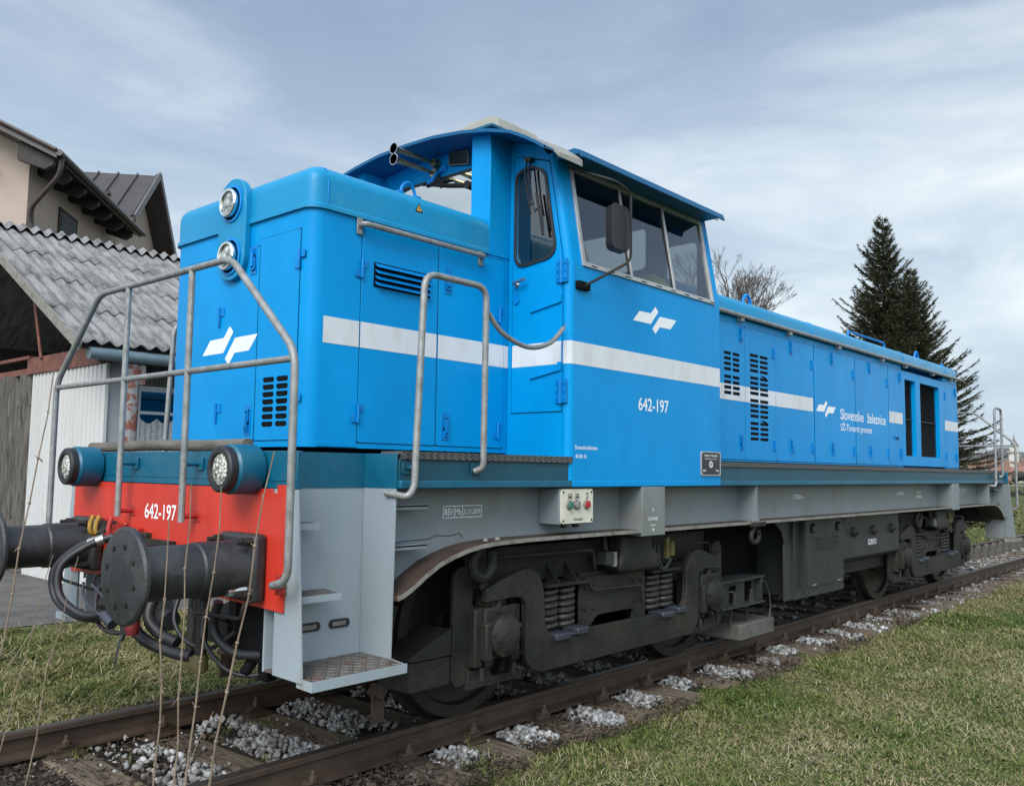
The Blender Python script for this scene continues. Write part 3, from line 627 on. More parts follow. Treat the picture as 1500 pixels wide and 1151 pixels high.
# hand rail high on the short hood, lifting eye, warning triangle
def rail_h(x0, x1, z, y, r=.017, m=GALV, name='hand_rail'):
    g = G(); g.tube(bend([(x0 + .02, -HW - .004, z - .0), (x0 + .02, y, z), (x1, y, z), (x1, -HW - .004, z)], .03, 4), r, 10)
    p = part(g, name, m)
    for xx in (x0 + .01, x1): G().box(xx - .012, xx + .028, -HW - .002, -HW - .012, z - .055, z + .045).build('bracket', m, p, bevel=.003)
    return p
rail_h(.68, 1.70, 2.905, -HW - .055)
def lift_eye(x, y, z=3.205, s=1.0):
    g = G(); g.tube(spl([(x - .06 * s, y, z - .005), (x - .045 * s, y, z + .045 * s), (x, y, z + .075 * s), (x + .045 * s, y, z + .045 * s), (x + .06 * s, y, z - .005)], 5), .011 * s, 8)
    g.box(x - .095 * s, x - .045 * s, y - .02, y + .02, z - .012, z + .006); g.box(x + .045 * s, x + .095 * s, y - .02, y + .02, z - .012, z + .006)
    part(g, 'lifting_eye', BLUED, bevel=.003)
lift_eye(1.13, -HW + .075); lift_eye(1.13, HW - .075)
def tri(g, x, z, s, y, cut=0):
    a = s / 2; g.plate([(x - a, z), (x + a, z), (x, z + s * .9)], 'y', y, y + .001)
g = G(); tri(g, 1.156, 3.085, .062, -HW - .0035); ws = part(g, 'warning_sign', BLACK)
g = G(); tri(g, 1.156, 3.0925, .042, -HW - .0045); g.build('sign_face', mat('orange_yellow_sign', (.65, .33, .05), .5), ws)
g = G(); g.plate([(1.153, 3.101), (1.159, 3.101), (1.158, 3.117), (1.154, 3.112)], 'y', -HW - .0055, -HW - .0045); g.build('sign_mark', BLACK, ws)

# --- long hood
g = G(); g.box(3.97, 10.023, -HW + .006, HW - .006, 1.622, 3.0); g.box(10.023, 11.922, -HW + .13, HW - .006, 1.622, 3.0)
long_hood = part(g, 'long_hood', BLUE)
g = G(); g.loft([loop(11.922, 12.668, HW - .006, .004, .05, 1.622), loop(11.922, 12.668, HW - .006, .004, .05, 3.0)]); part(g, 'long_hood_end', BLUE)
cov2 = cover(3.975, 12.68, .003, .085, 3.03, 'hood_cover')
for sx in (7.08, 10.1, 12.05):
    g = G(); g.tube([(sx, -HW - .003, 3.05), (sx, -HW - .003, 3.11), (sx, -HW + .028, 3.185), (sx, -HW + .10, 3.210), (sx, 0, 3.235)], .007, 6); g.build('cover_seam', BLUED, cov2)
z0, z1 = 1.64, 2.93
def slotgrid(x0, x1, zt_, groups, cols=2, sw=None):
    out = []; w = (x1 - x0 - .03 * (cols - 1)) / cols
    for c in range(cols):
        z = zt_
        for gi in range(groups):
            for k in range(4):
                a = x0 + c * (w + .03); out.append((a, a + w, z - .030, z)); z -= .0505
            z -= .022
    return out
q0 = panel(4.05, 5.455, z0, z1, slots=slotgrid(5.035, 5.345, 2.655, 2))
latch(q0, 5.37, 2.86); latch(q0, 5.37, 1.79, False)
q1 = panel(5.455, 6.126, z0, z1, slots=slotgrid(5.56, 5.955, 2.685, 4))
hinge(q1, 6.09, 2.74); hinge(q1, 6.09, 1.79)
q2 = panel(6.126, 7.080, z0, z1); latch(q2, 6.50, 2.86); latch(q2, 6.50, 1.79, False); hinge(q2, 7.04, 2.71); hinge(q2, 7.04, 1.79)
q3 = panel(7.105, 8.311, z0, z1); latch(q3, 7.60, 2.86); latch(q3, 7.60, 1.79, False); hinge(q3, 8.26, 2.71); hinge(q3, 8.26, 1.79)
q4 = panel(8.325, 9.477, z0, z1); latch(q4, 8.80, 2.86); latch(q4, 8.80, 1.79, False); hinge(q4, 9.44, 2.71); hinge(q4, 9.44, 1.79)
q5 = panel(9.490, 10.023, z0, z1); latch(q5, 9.93, 2.84); latch(q5, 9.93, 1.79, False)
g = G(); g.box(9.66, 9.84, -HW - .012, -HW, 1.985, 2.035); gh = g.build('vent_flap', BLUED, q5, bevel=.01)
g = G(); g.box(9.68, 9.82, -HW - .0135, -HW - .0125, 1.995, 2.012); g.build('flap_opening', BLACK, q5)
q6 = panel(11.935, 12.62, z0, z1); latch(q6, 12.5, 2.82); latch(q6, 12.5, 1.79, False)
hinge(q6, 11.96, 2.72); hinge(q6, 11.96, 1.80)
SLAT = mat('radiator_slats', (0.045, 0.05, 0.052), .5, var=.3, scale=20)
for a, b, ha, hb in ((10.026, 10.662, 10.13, 10.585), (10.668, 11.922, 10.785, 11.67)):
    g = G(); g.plate(rrect(a, b, z0, z1, .01, 2), 'y', -HW - .002, -HW + .085, [[(ha, 1.775), (hb, 1.775), (hb, 2.82), (ha, 2.82)]])
    gr = part(g, 'radiator_grille', BLUE, bevel=.002)
    g = G(); g.box(ha - .01, hb + .01, -HW + .082, -HW + .085, 1.77, 2.83); g.build('grille_opening', BLACK, gr)
    g = G(); n = 52
    for k in range(n):
        z = 1.785 + (2.815 - 1.785) * k / n
        g.add([(ha, -HW + .052, z), (hb, -HW + .052, z), (hb, -HW + .076, z + .012), (ha, -HW + .076, z + .012)], [(0, 1, 2, 3)])
    g.box(ha, hb, -HW + .044, -HW + .051, 2.275, 2.285)
    g.build('slats', SLAT, gr, smooth=0, fix=False)
# gutter rail under the long cover, grab rail and eyes on top
g = G(); g.tube([(3.99, -HW - .042, 3.018), (12.73, -HW - .042, 3.018)], .021, 10); gr = part(g, 'hand_rail', GALV)
for xx in (4.3, 5.33, 6.42, 7.75, 9.2, 10.1, 11.3, 12.2): G().box(xx - .03, xx + .03, -HW - .002, -HW - .05, 2.965, 3.0).build('bracket', GALV, gr, bevel=.003)
for xx in (5.83, 11.2): lift_eye(xx, -.60, 3.215, 1.5)
lift_eye(12.45, -.60, 3.21, .9)
g = G(); g.tube(bend([(8.55, -.6, 3.20), (8.55, -.6, 3.30), (9.85, -.6, 3.30), (9.85, -.6, 3.20)], .04), .014, 8); part(g, 'grab_rail', BLUED)

# --- cab
LEAN = .177
def lean_near(s):     # panel map for the leaning upper side wall
    return lambda x, z, w: (x, s * (FW - w - max(0, z - 2.862) * LEAN), z)
def yl(z): return FW - max(0, z - 2.862) * LEAN
arcp = [(0, 3.856), (.3, 3.847), (.58, 3.814), (.807, 3.772), (1.02, 3.709), (1.2, 3.615), (1.31, 3.54), (1.378, 3.471)]
arc = [(-a, b) for a, b in reversed(arcp)] + arcp[1:]
def arcz(y):
    y = abs(y)
    for (a, b), (c, e) in zip(arcp, arcp[1:]):
        if y <= c: return b + (e - b) * (y - a) / (c - a)
    return arcp[-1][1]
g = G()
for s in (-1, 1):
    g.plate([(2.05, 1.452), (3.98, 1.452), (3.98, 2.862), (2.05, 2.862)], 'y', 0, 0, fn=lambda x, z, w: (x, s * (FW - w), z)) if 0 else None
    a, b = s * FW, s * (FW - .03)
    g.box(2.048, 3.98, a, b, 1.450, 2.862)
    g.plate([(2.048, 2.862), (3.98, 2.862), (3.98, 3.60), (2.048, 3.60)], 'y', 0, .03, [[(2.165, 2.885), (3.858, 2.885), (3.858, 3.535), (2.165, 3.535)]], fn=lean_near(s))
    # rounded front corner post
    c = []
    for z in (1.450, 2.862, 3.62):
        yo = yl(z); lp = [(2.048, s * (yo - .045), z)] if 0 else []
        for i in range(6):
            t = PI / 2 * i / 5; lp.append((2.048 - .042 * math.sin(t), s * (yo - .042 + .042 * math.cos(t)), z))
        lp += [(2.006, s * (yo - .05), z), (2.048, s * (yo - .05), z)]; c.append(lp)
    g.loft(c)
yk, yt = FW - .048, yl(3.6) - .048
fw = [(-yk, 1.45), (yk, 1.45), (yk, 2.862), (yt, 3.6)] + [(y_, arcz(y_) - .012) for y_ in (1.02, .807, .58, .3, 0, -.3, -.58, -.807, -1.02)] + [(-yt, 3.6), (-yk, 2.862)]
doorp = [(-1.232, 1.885), (-.790, 1.885), (-.790, 3.655), (-.862, 3.655), (-1.116, 3.568), (-1.232, 2.868)]
g.plate(fw, 'x', 2.006, 2.036, [doorp, [(-.56, 3.18), (.56, 3.18), (.56, 3.66), (-.56, 3.66)]])
bw = [(-yl(1.5) + .03, 1.62), (yl(1.5) - .03, 1.62), (yl(1.5) - .03, 2.862), (yl(3.6) - .03, 3.6)] + [(y_, arcz(y_) - .012) for y_ in (1.02, .58, 0, -.58, -1.02)] + [(-yl(3.6) + .03, 3.6), (-yl(1.5) + .03, 2.862)]
g.plate(bw, 'x', 3.95, 3.978, [rrect(-1.10, -.80, 2.6, 3.42, .05), rrect(.80, 1.10, 2.6, 3.42, .05), rrect(-.6, .6, 3.26, 3.62, .05)])
cab = part(g, 'cab', BLUE, bevel=.0)
g = G(); g.box(2.04, 3.95, -1.25, 1.25, 1.60, 1.63); part(g, 'cab_floor', GRIME)
CABIN = mat('cab_interior_grey', (0.10, 0.115, 0.12), .7, var=.1)
g = G(); g.box(2.3, 3.3, -.35, .35, 1.63, 2.55); g.box(2.75, 3.15, -.30, .30, 2.55, 2.82); part(g, 'control_desk', CABIN, bevel=.02)
for sy, sx in ((-.86, 2.42), (.80, 3.1)):
    g = G(); g.loft([[(sx + dx * w, sy + dy * w, z) for dx, dy in ((-.06, -.2), (.06, -.2), (.06, .2), (-.06, .2))] for z, w in ((2.45, .8), (2.6, 1.1), (2.9, 1.1), (3.12, .85), (3.2, .4))])
    g.box(sx - .05, sx + .42, sy - .23, sy + .23, 2.33, 2.45); g.lathe([(.05, 0), (.05, .75)], (sx + .2, sy, 1.6), 'z', 10)
    part(g, 'driver_seat', RUBBER, bevel=.02)
for s in (-1, 1):      # windows
    g = G()
    outer = [(2.135, 2.855), (3.888, 2.855), (3.888, 3.565), (2.135, 3.565)]
    xs_ = [2.168, 2.700, 2.724, 3.275, 3.300, 3.855]
    hs = [[(a, 2.887), (b, 2.887), (b, 3.532), (a, 3.532)] for a, b in zip(xs_[::2], xs_[1::2])]
    g.plate(outer, 'y', -.012, .012, hs, fn=lean_near(s)); wf = part(g, 'side_window', ALU, bevel=.002)
    for a, b in zip(xs_[::2], xs_[1::2]):
        g = G(); f = lean_near(s); g.add([f(a, 2.887, .004), f(b, 2.887, .004), f(b, 3.532, .004), f(a, 3.532, .004)], [(0, 1, 2, 3)]); g.build('pane', GLASS, wf, smooth=0)
    for xm in (2.700, 3.275): G().plate([(xm - .010, 2.887), (xm, 2.887), (xm, 3.532), (xm - .010, 3.532)], 'y', -.004, .006, fn=lean_near(s)).build('seal', RUBBER, wf)
    g = G()
    for k in range(9): xx = 2.22 + k * .2; g.box(xx, xx + .07, s * (FW + .0135), s * (FW + .012), 2.866, 2.871)
    if s < 0: g.build('drain_slots', BLACK, wf)
g = G(); g.add([(1.995, -.56, 3.18), (1.995, .56, 3.18), (1.995, .56, 3.66), (1.995, -.56, 3.66)], [(0, 1, 2, 3)])
ws_ = part(G().plate(rrect(-.58, .58, 3.14, 3.675, .05), 'x', 1.993, 2.006, [rrect(-.545, .545, 3.17, 3.65, .05)]), 'windscreen', RUBBER, bevel=.003)
g.build('pane', GLASSW, ws_, smooth=0)
g = G()
for a in ((-1.10, -.80, 2.6, 3.42), (.80, 1.10, 2.6, 3.42), (-.6, .6, 3.26, 3.62)): g.add([(3.965, a[0], a[2]), (3.965, a[1], a[2]), (3.965, a[1], a[3]), (3.965, a[0], a[3])], [(0, 1, 2, 3)])
part(g, 'rear_window', GLASSD, smooth=0)
# cab door
door = part(G().plate(roundpoly([(-1.226, 1.891), (-.796, 1.891), (-.796, 3.648), (-.860, 3.648), (-1.112, 3.562), (-1.226, 2.868)], .006, 1), 'x', 2.002, 2.03,
    [roundpoly([(-.830, 2.885), (-1.170, 2.925), (-1.070, 3.492), (-.965, 3.55), (-.830, 3.53)], [.10, .10, .05, .05, .08], 5)]), 'cab_door', BLUE, bevel=.002)
wp = roundpoly([(-.812, 2.866), (-1.192, 2.910), (-1.086, 3.505), (-.968, 3.568), (-.812, 3.548)], [.11, .11, .05, .05, .09], 6)
wq = roundpoly([(-.830, 2.885), (-1.170, 2.925), (-1.070, 3.492), (-.965, 3.55), (-.830, 3.53)], [.10, .10, .05, .05, .08], 6)
G().plate(wp, 'x', 1.990, 2.004, [wq]).build('window_seal', RUBBER, door, bevel=.003)
g = G(); g.add([(2.010, a, b) for a, b in wq], [tuple(range(len(wq)))]); g.build('pane', GLASSD, door, smooth=0)
g = G(); g.tube(bend([(2.0, -.835, 2.765), (1.955, -.835, 2.765), (1.955, -.945, 2.782)], .02, 4), .011, 8); g.lathe([(.022, -.008), (.022, 0)], (2.002, -.835, 2.765), 'x', 12); g.build('handle', STEEL, door)
g = G(); g.lathe([(.026, -.008), (.026, -.002)], (2.0, -.835, 2.655), 'x', 14); g.box(1.993, 2.0, -.848, -.822, 2.66, 2.70); g.build('lock_cover', BLUED, door)
for z in (2.805, 2.02):
    g = G(); g.box(1.988, 2.002, -1.275, -1.185, z - .075, z + .075); g.tube([(1.983, -1.231, z - .08), (1.983, -1.231, z + .08)], .012, 8)
    for a in (-1.262, -1.200):
        for b in (-.05, 0, .05): g.lathe([(.008, -.005), (.008, .002)], (1.986, a, z + b), 'x', 6)
    g.build('hinge', BLUED, door)
for z, dz in ((2.60, .055), (1.985 + .17, -.01)):
    g = G(); g.plate([(-.96, z - .045), (-1.226, z + .0), (-1.226, z + .055), (-1.20, z + .055), (-1.19, z + .01)], 'x', 1.988, 2.003); g.build('stiffener', BLUE, door, bevel=.001)
# pillars each side of the windscreen, roof, visors
for s in (-1, 1):
    g = G(); g.box(1.795, 2.006, s * .764, s * .585, 2.945, 3.815); part(g, 'cab_pillar', BLUE, bevel=.006)
def arcshell(x0, x1, off, th, ymax=1.378):
    ys = np.linspace(-ymax, ymax, 37); return [[(x, y_, arcz(y_) + off) for y_ in ys] + [(x, y_, arcz(y_) + off - th) for y_ in ys[::-1]] for x in (x0, x1)]
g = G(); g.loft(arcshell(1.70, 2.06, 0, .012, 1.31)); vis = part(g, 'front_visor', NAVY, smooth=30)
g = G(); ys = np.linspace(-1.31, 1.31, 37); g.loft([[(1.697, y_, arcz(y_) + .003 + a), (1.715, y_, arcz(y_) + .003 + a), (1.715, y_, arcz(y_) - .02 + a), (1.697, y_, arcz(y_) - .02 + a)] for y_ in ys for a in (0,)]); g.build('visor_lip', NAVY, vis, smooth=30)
g = G(); g.loft(arcshell(2.03, 4.06, .022, .020, 1.24)); roof = part(g, 'roof', ROOFB, smooth=30)
for s in (-1, 1):
    ys = [s * v for v in np.linspace(1.10, 1.352, 9)]; g = G(); g.loft([[(x, y_, arcz(y_) + (.016 if x < 2 else .030)) for y_ in ys] + [(x, y_, arcz(y_) - .012) for y_ in ys[::-1]] for x in (1.80, 2.045)]); g.build('roof_corner', ROOFB, roof)
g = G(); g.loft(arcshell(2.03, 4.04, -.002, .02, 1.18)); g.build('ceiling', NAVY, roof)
for s in (-1, 1):
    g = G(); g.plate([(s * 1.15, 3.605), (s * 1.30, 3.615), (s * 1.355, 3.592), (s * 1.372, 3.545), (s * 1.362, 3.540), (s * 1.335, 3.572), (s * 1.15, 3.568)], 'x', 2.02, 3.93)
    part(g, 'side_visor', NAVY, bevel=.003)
g = G(); g.box(1.76, 2.02, -.80, -.54, 3.835 - .02, 3.855 - .02)
for k in range(4): g.lathe([(.009, -.01), (.009, 0)], (1.78, -.57 - k * .065, 3.815), 'z', 6)
part(g, 'pillar_cap', TEAL, bevel=.003)
g = G()      # roof ventilator
VZ = .10
g.loft([[(2.36, -.32, 3.84), (2.95, -.32, 3.84), (2.95, .32, 3.84), (2.36, .32, 3.84)], [(2.36, -.31, 4.06), (2.95, -.31, 4.06), (2.95, .31, 4.06), (2.36, .31, 4.06)], [(2.42, -.24, 4.22), (2.90, -.24, 4.22), (2.90, .24, 4.22), (2.42, .24, 4.22)], [(2.50, -.12, 4.30), (2.84, -.12, 4.30), (2.84, .12, 4.30), (2.50, .12, 4.30)]])
part(g, 'roof_ventilator', ROOFB, bevel=.01)
g = G(); g.lathe([(.045, 0), (.045, .03), (.03, .05), (.001, .055)], (1.85, -.22, 3.86), 'z', 12); part(g, 'roof_knob', GRIME)
# horns, sign lamp
for k, (hy, hz_) in enumerate(((.045, 3.785), (.02, 3.705))):
    g = G(); x0 = 1.57 + .0 * k
    n_ = 18; prof = [(.040, 0), (.038, .004), (.030, .02), (.022, .05), (.018, .12), (.015, .30), (.014, .38)]
    g.lathe(prof, (x0, hy - .07 * (1 - k * .3), hz_), 'x', n_); g.lathe([(.030, .38), (.034, .40), (.034, .43), (.02, .44)], (x0, hy - .07 * (1 - k * .3), hz_), 'x', 16)
    g.tube([(x0 + .42, hy - .06, hz_), (2.0, hy - .06, hz_ - .04)], .012, 8)
    hn = part(g, 'horn', BRASS)
    G().lathe([(.034, .003), (.018, .02), (.001, .04)], (x0, hy - .07 * (1 - k * .3), hz_), 'x', 16).build('horn_mouth', BRASS, hn)
    G().lathe([(.042, -.003), (.042, .004), (.038, .004), (.038, -.003)], (x0, hy - .07 * (1 - k * .3), hz_), 'x', 20).build('horn_rim', CHROME, hn)
g = G(); g.tube(bend([(1.99, -.07, 3.72), (1.95, -.07, 3.70), (1.93, -.05, 3.64), (1.93, .0, 3.63)], .02), .012, 8); g.lathe([(.03, -.01), (.03, 0)], (2.0, -.10, 3.735), 'x', 12); g.obox((1.99, -.10, 3.735), (1.97, -.02, 3.66), .02, .012); part(g, 'horn_bracket', BLUED)
g = G(); g.plate([(-.375, 3.70), (-.165, 3.735), (-.165, 3.84), (-.375, 3.81)], 'x', 1.975, 2.006); sl_ = part(g, 'sign_lamp', CABIN, bevel=.004)
g = G(); g.add([(1.973, a, b) for a, b in ((-.365, 3.710), (-.175, 3.742), (-.175, 3.830), (-.365, 3.802))], [(0, 1, 2, 3)]); g.build('lamp_glass', GLASSD, sl_, smooth=0)
# wipers: door window and windscreen
g = G()
for yy in (-.935, -.965): g.tube([(1.975, yy, 3.60), (1.955, yy + .0, 3.50), (1.962, yy - .03, 3.32), (1.962, yy - .055, 3.22)], .006, 6)
g.lathe([(.017, -.03), (.017, .02)], (1.985, -.94, 3.605), 'x', 10); g.lathe([(.017, -.03), (.017, .02)], (1.985, -.965, 3.60), 'x', 10)
g.tube([(1.965, -.935, 3.27), (1.965, -1.01, 3.29)], .006, 6); g.obox((1.97, -1.025, 3.36), (1.97, -1.085, 3.06), .012, .014); g.obox((1.97, -1.03, 3.50), (1.97, -1.09, 3.10), .006, .008)
part(g, 'door_wiper', RUBBER)
g = G(); g.tube([(1.985, .10, 3.655), (1.97, -.12, 3.60), (1.97, -.36, 3.55)], .012, 6); g.lathe([(.03, -.012), (.03, .012)], (1.975, -.37, 3.55), 'x', 12); g.obox((1.975, .10, 3.64), (1.975, -.18, 3.63), .012, .012)
part(g, 'windscreen_wiper', GRIME)
# mirror
g = G(); g.tube(bend([(2.10, -1.19, 3.53), (2.20, -1.50, 3.40), (2.385, -1.50, 3.365), (2.385, -1.50, 2.90), (2.13, -1.31, 2.715)], .05, 5), .0095, 8); arm = part(g, 'mirror_arm', GRIME)
G().box(2.06, 2.19, -1.32, -1.285, 2.69, 2.745).build('mount', BLACK, arm, bevel=.008)
g = G(); g.plate(rrect(2.205, 2.405, 2.965, 3.27, .045, 5), 'y', -1.475, -1.40, fn=lambda u, v, w: (u + (w + 1.475) * .45, w, v)); mir = part(g, 'wing_mirror', RUBBER, bevel=.018)
# hanging chain in a sleeve
g = G(); g.tube(spl([(1.195, -1.33, 2.40), (1.32, -1.33, 2.30), (1.55, -1.33, 2.245), (1.78, -1.31, 2.30), (1.93, -1.292, 2.41)], 8), .015, 9); ch_ = part(g, 'safety_chain', GALV)
for a, b in (((1.17, -1.33, 2.43), (1.20, -1.33, 2.39)), ((1.93, -1.292, 2.41), (1.965, -1.285, 2.44))):
    G().tube([a, b], .006, 6).build('hook', STEEL, ch_)

# --- white stripe (split at the door gaps) and lettering
Z1, Z2 = 2.347, 2.198
def stripe(x0, x1, y, m=WHITE):
    part(G().box(x0, x1, y - .0012, y - .0006, Z2, Z1), 'white_stripe', m, smooth=0)
stripe(.472, .7215, -HW + .004); stripe(.7285, 1.3285, -HW); stripe(1.3425, 1.9515, -HW); stripe(1.9585, 2.003, -HW + .004)
stripe(2.05, 3.98, -FW)
part(G().box(2.0055, 2.0065 - .002, -1.245, -1.234, Z2, Z1), 'white_stripe', WHITE, smooth=0)
part(G().box(2.0010, 2.0016, -1.222, -.80, Z2, Z1), 'white_stripe', WHITE, smooth=0)
c = []
for z in (Z2, Z1):
    c.append([(2.048 - .0432 * math.sin(PI / 2 * i / 5), -(FW - .042 + .0432 * math.cos(PI / 2 * i / 5)), z) for i in range(6)])
g = G(); g.add(c[0] + c[1], [(i, i + 1, 7 + i, 6 + i) for i in range(5)]); part(g, 'white_stripe', WHITE, smooth=60)
def slotcut(x0, x1, sl):       # stripe on a slotted door: the slots stay open
    hs = []
    for (a, b, c_, e) in sl:
        if e > Z2 and c_ < Z1: hs.append((a, b, c_, e))
    # split the stripe into boxes round the slots
    g = G(); cols = sorted({(a, b) for a, b, _, _ in hs}); x = x0
    for a, b in cols:
        g.box(x, a - .002, -HW - .0012, -HW - .0006, Z2, Z1); z = Z2
        for zz_ in sorted((c_, e) for aa, bb, c_, e in hs if aa == a):
            if zz_[0] - .002 > z: g.box(a - .002, b + .002, -HW - .0012, -HW - .0006, z, zz_[0] - .002)
            z = zz_[1] + .002
        if z < Z1: g.box(a - .002, b + .002, -HW - .0012, -HW - .0006, z, Z1)
        x = b + .002
    g.box(x, x1, -HW - .0012, -HW - .0006, Z2, Z1); part(g, 'white_stripe', WHITE, smooth=0)
slotcut(4.06, 5.4515, slotgrid(5.035, 5.345, 2.655, 2)); slotcut(5.4585, 6.1225, slotgrid(5.56, 5.955, 2.685, 4))
stripe(6.1295, 7.06, -HW); stripe(9.497, 10.018, -HW); stripe(11.94, 12.615, -HW)
def logo2(fn, w, h):      # two slanted flashes pointing past each other, with a clear gap between
    a = [(-.50, -.185), (-.355, .20), (-.097, .215), (.010, .50), (.080, .335), (-.097, -.175)]
    g = G()
    for pz in (a, [(.02 - x_, -y_) for x_, y_ in a]):
        tr = tessellate_polygon([[Vector((p[0], p[1], 0)) for p in pz]]); g.add([fn(x_ * w, y_ * h, 0) for x_, y_ in pz], [tuple(t) for t in tr])
    part(g, 'emblem', LETTER, smooth=0)
logo2(on_side(3.015, -FW - .001, 2.612), .57, .200)
logo2(on_side(7.415, -HW - .001, 2.248), .55, .195)
logo2(on_front(.3712, .04, 2.235), .60, .235)
text('running_number', '642-197', LETTER, loco, on_side(2.80, -FW - .001, 1.945), .090, .40, bold=.012)
text('lettering', 'Slovenske železnice', LETTER, loco, on_side(2.069, -FW - .001, 1.650), .026, .245, bold=.012)
text('lettering', '86 86 16', LETTER, loco, on_side(2.077, -FW - .001, 1.594), .024, .115, bold=.012)
text('lettering', 'Slovenske', LETTER, loco, on_side(7.84, -HW - .001, 2.155), .125, .735, bold=.010)
text('lettering', 'železnice', LETTER, loco, on_side(8.70, -HW - .001, 2.155), .125, .655, bold=.010)
text('lettering', 'SŽ-Tovorni promet', LETTER, loco, on_side(7.84, -HW - .001, 2.025), .080, 1.02, bold=.008)
# builder's plate
g = G(); g.plate(roundpoly([(3.662, 1.490), (3.962, 1.490), (3.962, 1.672), (3.662, 1.672)], .015), 'y', -FW - .008, -FW); bp_ = part(g, 'maker_plate', mat('plate_black', (.025, .027, .03), .45), bevel=.002)
g = G(); g.plate(roundpoly([(3.659, 1.487), (3.965, 1.487), (3.965, 1.675), (3.659, 1.675)], .015), 'y', -FW - .012, -FW - .001, [roundpoly([(3.667, 1.495), (3.957, 1.495), (3.957, 1.667), (3.667, 1.667)], .012)]); g.build('plate_rim', ALU, bp_)
text('plate_lettering', 'ĐURO ĐAKOVIĆ', LETTER, bp_, on_side(3.70, -FW - .0095, 1.635), .016, .22, bold=.02)
text('plate_lettering', 'INDUSTRIJA VOZILA', LETTER, bp_, on_side(3.715, -FW - .0095, 1.613), .010, .19)
text('plate_lettering', '642', LETTER, bp_, on_side(3.685, -FW - .0095, 1.520), .014, .05, bold=.02)
text('plate_lettering', '1961', LETTER, bp_, on_side(3.890, -FW - .0095, 1.520), .014, .05, bold=.02)
g = G(); g.plate([(3.812 + .03 * math.cos(t * PI / 8), 1.575 + .026 * math.sin(t * PI / 8)) for t in range(16)], 'y', -FW - .0105, -FW - .009, [[(3.812 + .023 * math.cos(t * PI / 8), 1.575 + .020 * math.sin(t * PI / 8)) for t in range(16)]]); g.box(3.808, 3.816, -FW - .0105, -FW - .009, 1.556, 1.594); g.build('plate_emblem', LETTER, bp_)
for a in (3.672, 3.952):
    for b in (1.499, 1.663): G().lathe([(.007, -.003), (.007, .003)], (a, -FW - .011, b), 'y', 8).build('rivet', ALU, bp_)

# --- frame, deck and side girders
XA, XB, XE = .600, 13.10, 13.55          # start and end of the deck edge; rear head plate
DIA = bpy.data.materials.new('diamond_plate'); DIA.use_nodes = True
def diamond(m, col, sc=22):
    t = m.node_tree; n = t.nodes; l = t.links; b = n['Principled BSDF']; b.inputs['Base Color'].default_value = (*col, 1); b.inputs['Roughness'].default_value = .5; b.inputs['Metallic'].default_value = .3
    tc = n.new('ShaderNodeTexCoord'); mp = n.new('ShaderNodeMapping'); mp.inputs['Rotation'].default_value = (.6, .6, math.radians(45)); mp.inputs['Scale'].default_value = (sc, sc, sc)
    l.new(tc.outputs['Object'], mp.inputs[0]); w = n.new('ShaderNodeTexChecker'); w.inputs['Scale'].default_value = 3.0; l.new(mp.outputs[0], w.inputs[0])
    bp = n.new('ShaderNodeBump'); bp.inputs['Strength'].default_value = .9; bp.inputs['Distance'].default_value = .004; l.new(w.outputs['Fac'], bp.inputs['Height']); l.new(bp.outputs[0], b.inputs['Normal'])
    mx = n.new('ShaderNodeMixRGB'); l.new(w.outputs['Fac'], mx.inputs[0]); mx.inputs[1].default_value = (*[c * .55 for c in col], 1); mx.inputs[2].default_value = (*[c * 1.5 for c in col], 1); l.new(mx.outputs[0], b.inputs['Base Color'])
diamond(DIA, (.085, .085, .085))
g = G(); g.box(XA, XB, -FW + .02, FW - .02, 1.560, 1.584); g.box(.02, XA - .002, -.985, .985, 1.562, 1.583); g.box(XB, XE - .02, -.985, .985, 1.562, 1.583); part(g, 'deck', GRIME)
for s in (-1, 1):
    g = G(); g.box(XA, 2.044, s * (FW + .004), s * (FW - .16), 1.5855, 1.600); g.box(XA, 2.044, s * (FW + .004), s * (FW - .004), 1.560, 1.5855); g.box(3.982, XB, s * (FW + .004), s * (FW - .16), 1.5855, 1.600); g.box(3.982, XB, s * (FW + .004), s * (FW - .004), 1.560, 1.5855)
    part(g, 'deck_edge_strip', DIA, bevel=.0015)
    g = G(); g.box(XA + .002, 2.047, s * (FW - .012), s * (FW - .03), 1.44, 1.560); g.box(3.981, XB, s * (FW - .012), s * (FW - .03), 1.44, 1.560); part(g, 'deck_valance', TEALD, bevel=.002)
    g = G(); g.box(XA, 2.047, s * (FW + .002), s * (FW - .06), 1.407, 1.449); g.box(3.981, XB, s * (FW + .002), s * (FW - .06), 1.407, 1.449); part(g, 'valance_lip', TEAL, bevel=.006)
    g = G(); g.box(2.0475, 3.9805, s * (FW + .003), s * (FW - .06), 1.407, 1.4495); part(g, 'cab_sill', BLUE, bevel=.006)
    g = G(); g.tube(bend([(XB - .03, s * (FW + .0), 1.55), (XB + .02, s * (FW + .0), 1.50), (XB + .02, s * (FW), 1.45), (XB - .04, s * (FW), 1.418)], .03), .012, 6); part(g, 'valance_end', TEALD)
